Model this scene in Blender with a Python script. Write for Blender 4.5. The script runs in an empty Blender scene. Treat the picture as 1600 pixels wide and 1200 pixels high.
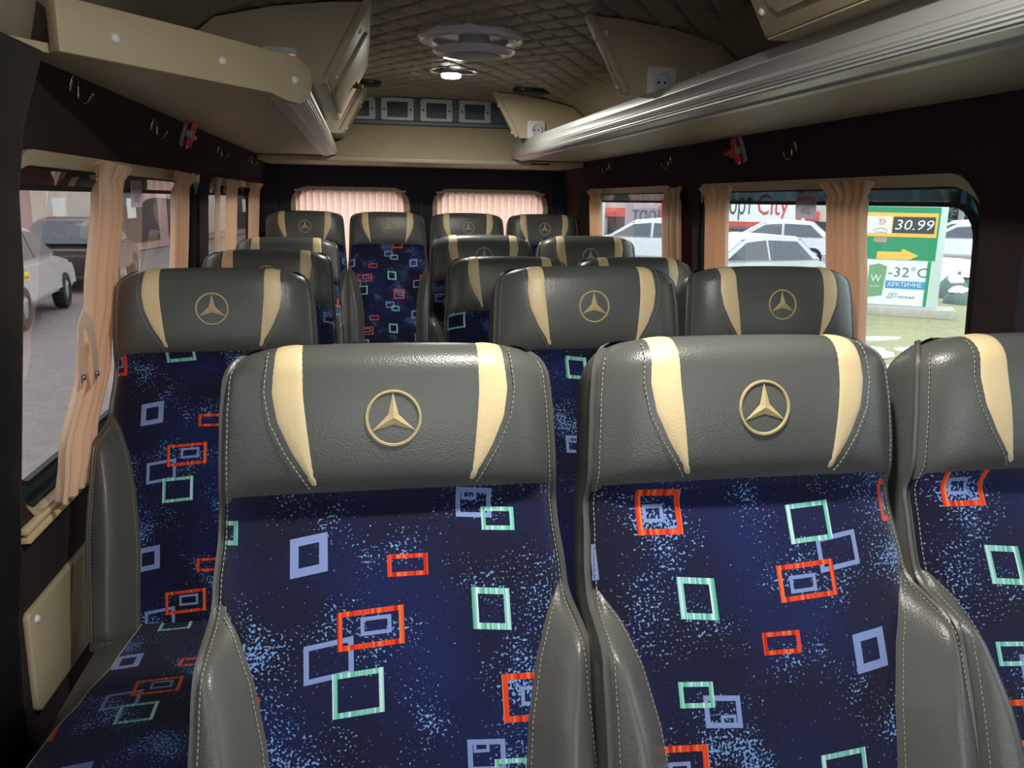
import bpy, bmesh, math, random
from mathutils import Vector, Matrix
random.seed(7)
PI = math.pi
SC = bpy.context.scene
COL = SC.collection
H = 1.32                       # eye height above the van floor
C = 0.325                      # lateral centre line of the van

# ------------------------------------------------------------------ camera
def make_camera():
    pitch, yaw, roll = math.radians(12.728), math.radians(10.505), math.radians(1.008)
    fwd = Vector((math.sin(yaw)*math.cos(pitch), math.cos(yaw)*math.cos(pitch), -math.sin(pitch)))
    right = Vector((math.cos(yaw), -math.sin(yaw), 0))
    up = right.cross(fwd)
    r2 = right*math.cos(roll) + up*math.sin(roll)
    u2 = -right*math.sin(roll) + up*math.cos(roll)
    cam = bpy.data.cameras.new('camera')
    cam.sensor_fit = 'HORIZONTAL'; cam.sensor_width = 36.0
    cam.lens = 1260.8/1600*36.0
    cam.clip_start = 0.02; cam.clip_end = 500
    o = bpy.data.objects.new('camera', cam); COL.objects.link(o)
    m = Matrix((r2, u2, -fwd)).transposed().to_4x4()
    m.translation = (0, 0, H)
    o.matrix_world = m
    SC.camera = o
make_camera()

# ------------------------------------------------------------------ world, exposure
w = bpy.data.worlds.new('overcast_sky'); SC.world = w; w.use_nodes = True
bg = w.node_tree.nodes['Background']
bg.inputs[0].default_value = (0.90, 0.95, 1.0, 1); bg.inputs[1].default_value = 2.6
vs = SC.view_settings
vs.view_transform = 'Standard'; vs.look = 'None'; vs.gamma = 1.0; vs.use_curve_mapping = False
vs.exposure = 0.48
LAMP_W = 6.5
cy = SC.cycles
cy.use_adaptive_sampling = True; cy.adaptive_threshold = .04
cy.max_bounces = 7; cy.diffuse_bounces = 4; cy.glossy_bounces = 4; cy.transparent_max_bounces = 12
cy.transmission_bounces = 4; cy.sample_clamp_indirect = 4.0; cy.use_denoising = True
cy.caustics_reflective = False; cy.caustics_refractive = False

# ------------------------------------------------------------------ node helpers / materials
def srgb(r, g, b):
    f = lambda c: (c/255/12.92) if c/255 <= .04045 else ((c/255+.055)/1.055)**2.4
    return (f(r), f(g), f(b), 1)

def new_mat(name):
    m = bpy.data.materials.new(name); m.use_nodes = True
    nt = m.node_tree
    return m, nt, nt.nodes['Principled BSDF']

def N(nt, typ, **kw):
    n = nt.nodes.new(typ)
    for k, v in kw.items(): setattr(n, k, v)
    return n

def MA(nt, op, a, b=None, c=None):
    n = nt.nodes.new('ShaderNodeMath'); n.operation = op
    for i, x in enumerate((a, b, c)):
        if x is None: continue
        if isinstance(x, (int, float)): n.inputs[i].default_value = x
        else: nt.links.new(x, n.inputs[i])
    return n.outputs[0]

def plain(name, col, rough=.5, metal=0., bump=0., scale=200., var=0.0, spec=.5, coat=0., emis=None, estr=0., voro=False):
    m, nt, p = new_mat(name)
    p.inputs['Base Color'].default_value = col
    p.inputs['Roughness'].default_value = rough
    p.inputs['Metallic'].default_value = metal
    p.inputs['Specular IOR Level'].default_value = spec
    p.inputs['Coat Weight'].default_value = coat
    if emis:
        p.inputs['Emission Color'].default_value = emis; p.inputs['Emission Strength'].default_value = estr
    tc = N(nt, 'ShaderNodeTexCoord')
    if var > 0:
        nz = N(nt, 'ShaderNodeTexNoise'); nz.inputs['Scale'].default_value = 9; nz.inputs['Detail'].default_value = 5
        nt.links.new(tc.outputs['Object'], nz.inputs['Vector'])
        mr = N(nt, 'ShaderNodeMapRange'); mr.inputs['From Min'].default_value = .3; mr.inputs['From Max'].default_value = .7
        mr.inputs['To Min'].default_value = 1-var; mr.inputs['To Max'].default_value = 1+var
        nt.links.new(nz.outputs['Fac'], mr.inputs['Value'])
        mx = N(nt, 'ShaderNodeVectorMath', operation='SCALE'); mx.inputs[0].default_value = col[:3]
        nt.links.new(mr.outputs[0], mx.inputs['Scale']); nt.links.new(mx.outputs[0], p.inputs['Base Color'])
    if bump > 0:
        if voro:
            nz = N(nt, 'ShaderNodeTexVoronoi'); nz.inputs['Scale'].default_value = scale
            out = nz.outputs['Distance']
        else:
            nz = N(nt, 'ShaderNodeTexNoise'); nz.inputs['Scale'].default_value = scale; nz.inputs['Detail'].default_value = 3
            out = nz.outputs['Fac']
        nt.links.new(tc.outputs['Object'], nz.inputs['Vector'])
        b = N(nt, 'ShaderNodeBump'); b.inputs['Strength'].default_value = bump; b.inputs['Distance'].default_value = .002
        nt.links.new(out, b.inputs['Height']); nt.links.new(b.outputs[0], p.inputs['Normal'])
    return m

def glass_mat(name, tint=(.92, .96, .96, 1), gloss_rough=.0, ior=1.45):
    m, nt, p = new_mat(name)
    nt.nodes.remove(p)
    out = nt.nodes['Material Output']
    tr = N(nt, 'ShaderNodeBsdfTransparent'); tr.inputs[0].default_value = tint
    gl = N(nt, 'ShaderNodeBsdfGlossy'); gl.inputs['Roughness'].default_value = gloss_rough
    fr = N(nt, 'ShaderNodeFresnel'); fr.inputs[0].default_value = ior
    mx = N(nt, 'ShaderNodeMixShader')
    ge = N(nt, 'ShaderNodeNewGeometry')
    fac = MA(nt, 'MULTIPLY', fr.outputs[0], MA(nt, 'SUBTRACT', 1.0, ge.outputs['Backfacing']))
    nt.links.new(fac, mx.inputs[0]); nt.links.new(tr.outputs[0], mx.inputs[1]); nt.links.new(gl.outputs[0], mx.inputs[2])
    nt.links.new(mx.outputs[0], out.inputs[0])
    return m

def cloth_mat(name, col, tcol, mix=.4):
    m, nt, p = new_mat(name)
    p.inputs['Base Color'].default_value = col; p.inputs['Roughness'].default_value = .7
    p.inputs['Specular IOR Level'].default_value = .25
    out = nt.nodes['Material Output']
    tl = N(nt, 'ShaderNodeBsdfTranslucent'); tl.inputs[0].default_value = tcol
    tc = N(nt, 'ShaderNodeTexCoord')
    nz = N(nt, 'ShaderNodeTexNoise'); nz.inputs['Scale'].default_value = 300
    nt.links.new(tc.outputs['Object'], nz.inputs['Vector'])
    b = N(nt, 'ShaderNodeBump'); b.inputs['Strength'].default_value = .15; b.inputs['Distance'].default_value = .001
    nt.links.new(nz.outputs['Fac'], b.inputs['Height']); nt.links.new(b.outputs[0], p.inputs['Normal'])
    mx = N(nt, 'ShaderNodeMixShader'); mx.inputs[0].default_value = mix
    nt.links.new(p.outputs[0], mx.inputs[1]); nt.links.new(tl.outputs[0], mx.inputs[2]); nt.links.new(mx.outputs[0], out.inputs[0])
    return m

# printed frames of the seat cloth: centre u, centre v, width, height, line, skew, colour family
TILE = [(-.103, .496, .044, .046, .010, .16, 'l'), (.0136, .478, .049, .026, .0052, 0, 'r'),
        (.098, .549, .045, .036, .006, -.08, 'l'), (.092, .560, .019, .014, .0036, -.05, 'l'), (.128, .528, .042, .029, .0055, -.06, 'g'),
        (.113, .420, .047, .049, .0075, -.10, 'g'), (-.032, .408, .078, .044, .006, .06, 'r'), (-.026, .411, .036, .021, .0045, .05, 'l'),
        (-.081, .375, .057, .043, .006, .15, 'l'), (-.048, .337, .059, .049, .006, .07, 'g'),
        (.149, .315, .057, .055, .0072, -.03, 'r'), (.156, .316, .026, .022, .0045, -.03, 'l')]
def fabric_mat():
    m, nt, p = new_mat('navy_patterned_moquette')
    L = nt.links
    uv = N(nt, 'ShaderNodeUVMap'); uv.uv_map = 'UVMap'
    sp = N(nt, 'ShaderNodeSeparateXYZ'); L.new(uv.outputs[0], sp.inputs[0])
    U, V = sp.outputs[0], sp.outputs[1]
    PU, PV = .336, .294
    fam = {'l': None, 'r': None, 'g': None}
    for cx, cyy, ww, hh, t, k, f in TILE:
        x = MA(nt, 'WRAP', MA(nt, 'SUBTRACT', U, cx), PU/2, -PU/2)
        y = MA(nt, 'WRAP', MA(nt, 'SUBTRACT', V, cyy), PV/2, -PV/2)
        if k: y = MA(nt, 'MULTIPLY_ADD', x, -k, y)
        d = MA(nt, 'MAXIMUM', MA(nt, 'SUBTRACT', MA(nt, 'ABSOLUTE', x), ww/2), MA(nt, 'SUBTRACT', MA(nt, 'ABSOLUTE', y), hh/2))
        mk = MA(nt, 'LESS_THAN', MA(nt, 'ABSOLUTE', MA(nt, 'ADD', d, t/2)), t/2)
        fam[f] = mk if fam[f] is None else MA(nt, 'MAXIMUM', fam[f], mk)
    # thread-wise colour change along the frames
    st = N(nt, 'ShaderNodeTexNoise', noise_dimensions='1D'); st.inputs['Scale'].default_value = 160; st.inputs['Detail'].default_value = 2
    L.new(U, st.inputs['W'])
    def ramp(c):
        r = N(nt, 'ShaderNodeValToRGB'); e = r.color_ramp.elements
        e[0].position = .35; e[0].color = c[0]; e[1].position = .68; e[1].color = c[-1]
        if len(c) == 3:
            q = e.new(.5); q.color = c[1]
        L.new(st.outputs['Fac'], r.inputs[0]); return r.outputs[0]
    red = ramp([srgb(170, 22, 18), srgb(214, 62, 28), srgb(226, 120, 60)])
    grn = ramp([srgb(80, 170, 135), srgb(120, 190, 180), srgb(205, 225, 228)])
    lil = srgb(122, 140, 190)
    # speckle
    big = N(nt, 'ShaderNodeTexNoise'); big.inputs['Scale'].default_value = 9.5; big.inputs['Detail'].default_value = 2.5
    fine = N(nt, 'ShaderNodeTexNoise'); fine.inputs['Scale'].default_value = 280; fine.inputs['Detail'].default_value = 1
    L.new(uv.outputs[0], big.inputs['Vector']); L.new(uv.outputs[0], fine.inputs['Vector'])
    mr = N(nt, 'ShaderNodeMapRange'); mr.inputs['From Min'].default_value = .45; mr.inputs['From Max'].default_value = .69
    mr.inputs['To Min'].default_value = .72; mr.inputs['To Max'].default_value = .47
    L.new(big.outputs['Fac'], mr.inputs['Value'])
    diff = MA(nt, 'SUBTRACT', fine.outputs['Fac'], mr.outputs[0])
    spk = MA(nt, 'MULTIPLY', diff, 14.0); nt.nodes[-1].use_clamp = True
    tone = N(nt, 'ShaderNodeTexNoise'); tone.inputs['Scale'].default_value = 4.0
    L.new(uv.outputs[0], tone.inputs['Vector'])
    base = N(nt, 'ShaderNodeValToRGB'); e = base.color_ramp.elements
    e[0].position = .4; e[0].color = srgb(14, 15, 40); e[1].position = .62; e[1].color = srgb(17, 27, 76)
    L.new(tone.outputs['Fac'], base.inputs[0])
    def mix(fac, a, b):
        n = N(nt, 'ShaderNodeMix', data_type='RGBA')
        if isinstance(fac, float): n.inputs[0].default_value = fac
        else: L.new(fac, n.inputs[0])
        for i, s in ((6, a), (7, b)):
            if isinstance(s, tuple): n.inputs[i].default_value = s
            else: L.new(s, n.inputs[i])
        return n.outputs[2]
    c = mix(spk, base.outputs[0], srgb(112, 150, 205))
    c = mix(fam['l'], c, lil); c = mix(fam['r'], c, red); c = mix(fam['g'], c, grn)
    L.new(c, p.inputs['Base Color'])
    p.inputs['Roughness'].default_value = .85; p.inputs['Specular IOR Level'].default_value = .2
    p.inputs['Sheen Weight'].default_value = .15
    b = N(nt, 'ShaderNodeBump'); b.inputs['Strength'].default_value = .25; b.inputs['Distance'].default_value = .001
    L.new(fine.outputs['Fac'], b.inputs['Height']); L.new(b.outputs[0], p.inputs['Normal'])
    return m

M = dict(
    leather=plain('grey_leather', srgb(85, 87, 83), .33, bump=.14, scale=420, voro=True, var=.06),
    leather_side=plain('grey_leather_sides', srgb(85, 85, 81), .36, bump=.14, scale=420, voro=True, var=.06),
    cream=plain('cream_leather', srgb(222, 200, 155), .42, bump=.12, scale=420, voro=True, var=.03),
    emblem=plain('gold_embroidery', srgb(190, 172, 126), .5, bump=.5, scale=900),
    thread=plain('pale_thread', srgb(158, 154, 138), .6, bump=.1, scale=900),
    fabric=fabric_mat(),
    vinyl=plain('cream_vinyl', srgb(188, 175, 145), .48, bump=.12, scale=350, voro=True, var=.03),
    vinyl_ceiling=plain('quilted_ceiling_vinyl', srgb(162, 151, 134), .5, bump=.12, scale=350, voro=True, var=.03),
    wallcloth=plain('dark_wall_carpet', srgb(62, 52, 53), .95, bump=.6, scale=700, var=.1, spec=.1),
    doorcloth=plain('dark_navy_door_lining', srgb(56, 55, 68), .8, bump=.3, scale=600, var=.08, spec=.2),
    black=plain('black_plastic', srgb(20, 20, 22), .45, bump=.15, scale=500),
    rubber=plain('black_rubber', srgb(12, 12, 13), .6, bump=.1, scale=500),
    floor=plain('dark_floor_vinyl', srgb(38, 36, 36), .6, bump=.3, scale=300, var=.15),
    metal=plain('brushed_aluminium', srgb(205, 208, 205), .40, metal=.6, bump=.05, scale=200),
    hookmetal=plain('dark_nickel', srgb(140, 134, 122), .2, metal=1.0),
    chrome=plain('chrome', srgb(225, 225, 228), .08, metal=1.0),
    frame=plain('dark_metal_frame', srgb(40, 40, 42), .5, metal=.6, bump=.1),
    white=plain('white_plastic', srgb(228, 232, 232), .35, bump=.03, scale=80),
    greyplastic=plain('grey_plastic', srgb(150, 154, 158), .4, bump=.05, scale=100),
    dash=plain('slate_plastic', srgb(112, 126, 136), .5, bump=.1, scale=300),
    ventwhite=plain('pale_vent_plastic', srgb(205, 215, 215), .4, bump=.03),
    red=plain('red_plastic', srgb(200, 30, 28), .35, bump=.03),
    wood=plain('brown_latch', srgb(150, 92, 48), .4, bump=.1),
    curtain=cloth_mat('peach_curtain', srgb(230, 202, 172), srgb(240, 170, 128), .32),
    curtain_rear=cloth_mat('pink_rear_curtain', srgb(244, 214, 198), srgb(255, 216, 198), .85),
    strap=plain('peach_strap_cloth', srgb(236, 205, 178), .8, bump=.3, scale=600),
    frit=glass_mat('tinted_glass_band', (.17, .23, .25, 1)),
    glass=glass_mat('window_glass', (.74, .77, .77, 1)),
    glass_clear=glass_mat('rear_window_glass', (.95, .97, .97, 1)),
    glass_left=glass_mat('window_glass_left', (.64, .63, .62, 1), ior=1.8),
    lens=plain('frosted_hatch_plastic', srgb(232, 234, 240), .12, spec=.7, bump=.02),
    led=plain('led_light', (1, 1, 1, 1), .5, emis=(1.0, .97, .88, 1), estr=30.0),
    speaker=plain('black_speaker_mesh', srgb(24, 28, 36), .6, bump=.6, scale=500),
    snow=plain('snow', srgb(245, 247, 250), .7, bump=.5, scale=12, var=.03),
    grass=plain('winter_grass', srgb(158, 158, 120), .95, bump=.8, scale=25, var=.18),
    asphalt=plain('wet_asphalt', srgb(138, 130, 130), .7, bump=.4, scale=60, var=.15),
    concrete=plain('pale_concrete', srgb(190, 186, 178), .8, bump=.3, scale=40, var=.08),
)

# ------------------------------------------------------------------ object helpers
ORG = {}
def origin(o): return ORG.get(o.name, Vector((0, 0, 0))) if o else Vector((0, 0, 0))

def link(name, me, mat, parent=None):
    o = bpy.data.objects.new(name, me); COL.objects.link(o)
    if mat and not me.materials: me.materials.append(M[mat] if isinstance(mat, str) else mat)
    if parent: o.parent = parent
    ORG[o.name] = origin(parent).copy()
    return o

def mesh(name, verts, faces, mat, parent=None, smooth=True, uvs=None, local=False, base=None):
    """one mesh object; verts in world space unless local; uvs is per-vertex"""
    off = Vector((0, 0, 0)) if local else origin(parent)
    own = None
    if parent is None and base is not None:
        own = Vector(base); off = own
    me = bpy.data.meshes.new(name)
    me.from_pydata([tuple(Vector(v)-off) for v in verts], [], faces)
    if uvs:
        ul = me.uv_layers.new(name='UVMap')
        for lp in me.loops: ul.data[lp.index].uv = uvs[lp.vertex_index]
    if smooth: me.shade_smooth()
    me.update()
    o = link(name, me, mat, parent)
    if own is not None:
        o.location = own; ORG[o.name] = own.copy()
    return o

def fix_normals(o, angle=40):
    bm = bmesh.new(); bm.from_mesh(o.data); bmesh.ops.recalc_face_normals(bm, faces=bm.faces)
    for e in bm.edges:
        if len(e.link_faces) == 2 and e.calc_face_angle(0) > math.radians(angle): e.smooth = False
    bm.to_mesh(o.data); bm.free(); return o

def tag(o, label=None, cat=None, group=None, kind=None):
    if label: o['label'] = label
    if cat: o['category'] = cat
    if group: o['group'] = group
    if kind: o['kind'] = kind
    return o

def thing(name, loc, label, cat, group=None, rz=0):
    o = bpy.data.objects.new(name, None); COL.objects.link(o)
    o.empty_display_size = .05; o.location = loc; o.rotation_euler = (0, 0, rz)
    ORG[o.name] = Vector(loc)
    return tag(o, label, cat, group)

def copy_tree(o, parent=None):
    c = o.copy(); COL.objects.link(c); c.parent = parent
    ORG[c.name] = ORG.get(o.name, Vector((0, 0, 0))).copy()
    for ch in list(o.children): copy_tree(ch, c)
    return c

def bbox(name, lo, hi, mat, parent=None, bevel=.004, seg=2, local=False, rot=None, base=None):
    """bevelled box; rot = (pivot, Matrix) applied in world space"""
    bm = bmesh.new(); bmesh.ops.create_cube(bm, size=1)
    for v in bm.verts:
        for i in range(3): v.co[i] = lo[i] + (v.co[i]+.5)*(hi[i]-lo[i])
    bevel = min(bevel, .45*min(abs(hi[i]-lo[i]) for i in range(3)))
    if bevel > 0: bmesh.ops.bevel(bm, geom=bm.edges[:], offset=bevel, segments=seg, affect='EDGES', profile=.5)
    if rot:
        for v in bm.verts: v.co = rot[0] + rot[1] @ (v.co - rot[0])
    vs = [v.co.copy() for v in bm.verts]; bm.verts.index_update()
    fs = [[v.index for v in f.verts] for f in bm.faces]; bm.free()
    return fix_normals(mesh(name, vs, fs, mat, parent, True, local=local, base=base), 50)

def prism(name, poly, a, b, fr, mat, parent=None, smooth=False, base=None, bevel=0):
    """polygon poly (p,q) extruded from r=a to r=b; fr(p,q,r)->world"""
    n = len(poly)
    vs = [fr(p, q, a) for p, q in poly] + [fr(p, q, b) for p, q in poly]
    fs = [list(range(n))[::-1], [i+n for i in range(n)]] + [[i, (i+1) % n, (i+1) % n+n, i+n] for i in range(n)]
    o = mesh(name, vs, fs, mat, parent, True, base=base)
    if bevel:
        bm = bmesh.new(); bm.from_mesh(o.data); bmesh.ops.recalc_face_normals(bm, faces=bm.faces)
        es = [e for e in bm.edges if len(e.link_faces) == 2 and e.calc_face_angle(0) > .6]
        bmesh.ops.bevel(bm, geom=es, offset=bevel, segments=2, affect='EDGES', profile=.5, clamp_overlap=True)
        bm.to_mesh(o.data); bm.free()
    return fix_normals(o, 35)

def ring_prism(name, la, lb, a, b, fr, mat, parent=None, base=None):
    """band between two loops with equal counts, extruded"""
    n = len(la)
    vs = [fr(*p, a) for p in la] + [fr(*p, a) for p in lb] + [fr(*p, b) for p in la] + [fr(*p, b) for p in lb]
    fs = []
    for i in range(n):
        j = (i+1) % n
        fs += [[i, j, n+j, n+i], [2*n+i, 3*n+i, 3*n+j, 2*n+j], [i, 2*n+i, 2*n+j, j], [n+i, n+j, 3*n+j, 3*n+i]]
    return fix_normals(mesh(name, vs, fs, mat, parent, True, base=base), 35)

def band(name, la, lb, a, b, fr, mat, parent):
    n = len(la)
    tw = [min(1, .12+i/3.5, .12+(n-1-i)/3.5) for i in range(n)]
    lb = [(p[0]+(q[0]-p[0])*t, p[1]+(q[1]-p[1])*t) for p, q, t in zip(la, lb, tw)]
    vs = [fr(*p, b+(a-b)*t) for p, t in zip(la, tw)] + [fr(*p, b+(a-b)*t) for p, t in zip(lb, tw)] + [fr(*p, b) for p in la] + [fr(*p, b) for p in lb]
    fs = [[0, n, 3*n, 2*n], [n-1, 3*n-1, 4*n-1, 2*n-1]]
    for i in range(n-1):
        j = i+1
        fs += [[i, j, n+j, n+i], [2*n+i, 3*n+i, 3*n+j, 2*n+j], [i, 2*n+i, 2*n+j, j], [n+i, n+j, 3*n+j, 3*n+i]]
    return fix_normals(mesh(name, vs, fs, mat, parent, True), 35)

def rrect(p0, p1, q0, q1, r, seg=6):
    out = []
    for cx, cyy, a0 in ((p1-r, q1-r, 0), (p0+r, q1-r, 90), (p0+r, q0+r, 180), (p1-r, q0+r, 270)):
        for k in range(seg+1):
            a = math.radians(a0+90*k/seg); out.append((cx+r*math.cos(a), cyy+r*math.sin(a)))
    return out

def tube(pts, r, seg=8, closed=False):
    """verts, faces of a swept tube"""
    vs, fs = [], []; n = len(pts); pts = [Vector(p) for p in pts]
    ref = Vector((0, 0, 1))
    for i, p in enumerate(pts):
        t = (pts[(i+1) % n]-pts[i-1]) if (closed or 0 < i < n-1) else (pts[1]-pts[0] if i == 0 else pts[-1]-pts[-2])
        t.normalize()
        if abs(t.dot(ref)) > .95: ref = Vector((1, 0, 0)) if abs(t.x) < .9 else Vector((0, 1, 0))
        a = t.cross(ref).normalized(); b = t.cross(a)
        rr = r[i] if isinstance(r, (list, tuple)) else r
        for k in range(seg):
            an = 2*PI*k/seg; vs.append(p + (a*math.cos(an)+b*math.sin(an))*rr)
    for i in range(n if closed else n-1):
        for k in range(seg):
            j = (i+1) % n
            fs.append([i*seg+k, i*seg+(k+1) % seg, j*seg+(k+1) % seg, j*seg+k])
    if not closed:
        fs += [list(range(seg)), [(n-1)*seg+k for k in range(seg)][::-1]]
    return vs, fs

def tube_obj(name, pts, r, mat, parent=None, seg=8, closed=False, base=None, local=False):
    v, f = tube(pts, r, seg, closed)
    return fix_normals(mesh(name, v, f, mat, parent, base=base, local=local), 50)

def join(*parts):
    vs, fs = [], []
    for v, f in parts:
        n = len(vs); vs += list(v); fs += [[i+n for i in q] for q in f]
    return vs, fs

def lathe(prof, seg=24):
    """profile of (r,h) about local z"""
    vs, fs = [], []
    for r, h in prof:
        for k in range(seg):
            a = 2*PI*k/seg; vs.append(Vector((r*math.cos(a), r*math.sin(a), h)))
    for i in range(len(prof)-1):
        for k in range(seg):
            fs.append([i*seg+k, i*seg+(k+1) % seg, (i+1)*seg+(k+1) % seg, (i+1)*seg+k])
    fs += [list(range(seg))[::-1], [(len(prof)-1)*seg+k for k in range(seg)]]
    return vs, fs

def axis_m(nrm, up=(0, 0, 1)):
    z = Vector(nrm).normalized(); x = Vector(up).cross(z)
    if x.length < 1e-4: x = Vector((1, 0, 0))
    x.normalize(); y = z.cross(x)
    return Matrix((x, y, z)).transposed()

def place(vs, pos, nrm, up=(0, 0, 1), sx=1, sy=1):
    m = axis_m(nrm, up); p = Vector(pos)
    return [p + m @ Vector((v.x*sx, v.y*sy, v.z)) for v in vs]

def button(pos, nrm, parent, r=.0075, mat='white'):
    v, f = lathe([(r, 0), (r, .002), (r*.8, .0045), (r*.35, .0058), (.0005, .006)], 12)
    return fix_normals(mesh('button_cap', place(v, pos, nrm), f, mat, parent), 60)

def text_mesh(s, size, shear=0):
    cu = bpy.data.curves.new('t', 'FONT'); cu.body = s; cu.size = size; cu.align_x = 'CENTER'; cu.align_y = 'CENTER'
    cu.shear = shear; cu.resolution_u = 2
    o = bpy.data.objects.new('t', cu); COL.objects.link(o)
    bpy.context.view_layer.update()
    me = bpy.data.meshes.new_from_object(o.evaluated_get(bpy.context.evaluated_depsgraph_get()))
    vs = [v.co.copy() for v in me.vertices]; fs = [list(p.vertices) for p in me.polygons]
    bpy.data.objects.remove(o); bpy.data.curves.remove(cu); bpy.data.meshes.remove(me)
    return vs, fs

def text(name, s, size, pos, nrm, mat, parent, up=(0, 0, 1), sx=1, sy=1, shear=0, width=None):
    v, f = text_mesh(s, size, shear)
    if width:
        ww = max(q.x for q in v)-min(q.x for q in v); sx = abs(width)/ww*(1 if width > 0 else -1)
    return mesh(name, place(v, pos, nrm, up, sx, sy), f, mat, parent, False)

def lerp_tab(tab, x):
    if x <= tab[0][0]: return tab[0][1]
    for (a, b), (c, d) in zip(tab, tab[1:]):
        if x <= c:
            t = (x-a)/(c-a); t = t*t*(3-2*t)
            return b+(d-b)*t
    return tab[-1][1]
def lin_tab(tab, x):
    if x <= tab[0][0]: return tab[0][1]
    for (a, b), (c, d) in zip(tab, tab[1:]):
        if x <= c: return b+(d-b)*(x-a)/(c-a)
    return tab[-1][1]
def sstep(a, b, x):
    t = max(0, min(1, (x-a)/(b-a))); return t*t*(3-2*t)

# ================================================================== STRUCTURE
WALL = [(0, .93), (.72, .925), (1.38, .885), (1.535, .83)]      # height, half width
def wo(z): return lin_tab(WALL, z)
def wx(side, z): return C + side*wo(z)
YF, YR = -1.35, 4.85
def wfr(side): return lambda y, z, r: Vector((wx(side, z)+side*r, y, z))     # r = outward depth

WIN = {-1: [(-.05, 1.18, .72, 1.385), (1.46, 3.08, .74, 1.385), (3.25, 4.66, .74, 1.385)],
       1: [(-.05, 1.18, .72, 1.385), (1.45, 2.87, .725, 1.385), (3.06, 4.36, .725, 1.385)]}

def holed_wall(name, outer, holes, fr, depth, mat):
    bm = bmesh.new(); es = []
    def loop(pts):
        vv = [bm.verts.new((p, q, 0)) for p, q in pts]
        for i in range(len(vv)): es.append(bm.edges.new((vv[i], vv[(i+1) % len(vv)])))
    loop(outer)
    for h in holes: loop(h)
    bmesh.ops.triangle_fill(bm, use_beauty=True, use_dissolve=False, edges=es)
    bm.normal_update()
    ret = bmesh.ops.extrude_face_region(bm, geom=bm.faces[:])
    for v in [g for g in ret['geom'] if isinstance(g, bmesh.types.BMVert)]: v.co.z = 1
    bmesh.ops.recalc_face_normals(bm, faces=bm.faces)
    bm.verts.index_update()
    vs = [fr(v.co.x, v.co.y, v.co.z*depth) for v in bm.verts]
    fs = [[v.index for v in f.verts] for f in bm.faces]; bm.free()
    return fix_normals(mesh(name, vs, fs, mat, None, True), 20)

for side, nm in ((-1, 'left'), (1, 'right')):
    # middle band with the window openings, plus upper and lower bands, one lining
    zs_o = [(YF, .66), (YR, .66), (YR, .72)]
    outer = [(YF, .72), (YR, .72), (YR, 1.42), (YF, 1.42)]
    holes = [rrect(a, b, c+.004, d, .085) for a, b, c, d in WIN[side]]
    o = holed_wall('wall_'+nm, outer, holes, wfr(side), .05, 'wallcloth')
    # add lower and upper bands to the same lining
    vs, fs = [], []
    for z0, z1 in ((0, .72), (1.42, 1.535)):
        n = len(vs)
        for z in (z0, z1):
            for y in (YF, YR):
                for r in (0, .05): vs.append(wfr(side)(y, z, r))
        q = [[0, 2, 6, 4], [1, 5, 7, 3], [0, 4, 5, 1], [2, 3, 7, 6], [4, 6, 7, 5], [0, 1, 3, 2]]
        fs += [[i+n for i in f] for f in q]
    bm = bmesh.new(); bm.from_mesh(o.data)
    bv = [bm.verts.new(v) for v in vs]
    for f in fs: bm.faces.new([bv[i] for i in f])
    bmesh.ops.recalc_face_normals(bm, faces=bm.faces); bm.to_mesh(o.data); bm.free()
    tag(o, 'dark carpeted %s side wall of the van with window openings' % nm, kind='structure')

# windows
wn = 0
for side in (-1, 1):
    for i, (a, b, c, d) in enumerate(WIN[side]):
        wn += 1
        fr = wfr(side)
        g = prism('window_%d' % wn, rrect(a-.01, b+.01, c-.006, d+.01, .09), .046, .050, fr, 'glass_left' if side < 0 else 'glass', base=fr((a+b)/2, c, .05))
        tag(g, '%s side window pane %s' % ('left' if side < 0 else 'right', ('by the front', 'in the middle', 'nearest the rear')[i]), kind='structure')
        la, lb = rrect(a+.004, b-.004, c+.014, d-.018, .078), rrect(a-.004, b+.004, c-.004, d+.008, .09)
        band('window_trim', la[2:12], lb[2:12], -.010, .012, fr, 'vinyl', g)
        band('window_trim', la[16:26], lb[16:26], -.010, .012, fr, 'vinyl', g)
        ring_prism('window_rubber', rrect(a+.020, b-.020, c+.020, d-.022, .072), rrect(a, b, c+.004, d, .085), .012, .034, fr, 'rubber', g)
        ring_prism('tinted_band', rrect(a+.048, b-.048, c+.045, d-.052, .075), rrect(a, b, c+.004, d, .085), .036, .0455, fr, 'frit', g)
        ring_prism('window_gasket', rrect(a+.056, b-.056, c+.053, d-.060, .070), rrect(a+.046, b-.046, c+.043, d-.050, .076), .032, .0455, fr, 'rubber', g)

# rear doors
RW = [(-.385, .262), (.418, 1.085)]
rfr = lambda x, z, r: Vector((x, YR+r, z))
o = holed_wall('wall_rear', [(wx(-1, .0)-.04, 0), (wx(1, 0)+.04, 0), (wx(1, .72)+.04, .72), (wx(1, 1.38)+.04, 1.38), (wx(1, 1.535)+.04, 1.86), (wx(-1, 1.535)-.04, 1.86), (wx(-1, 1.38)-.04, 1.38), (wx(-1, .72)-.04, .72)],
               [rrect(a, b, .66, 1.375, .09) for a, b in RW], rfr, .05, 'doorcloth')
tag(o, 'dark navy lining of the two rear doors', kind='structure')
for x0, x1, nm in ((.332, .350, 'seam'),):
    bbox('door_seam', (x0, YR-.006, .02), (x1, YR+.002, 1.50), 'rubber', o, .002)
for x in (-.455, 1.135):
    bbox('door_edge', (x-.006, YR-.010, .02), (x+.006, YR+.002, 1.50), 'rubber', o, .002)
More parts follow.
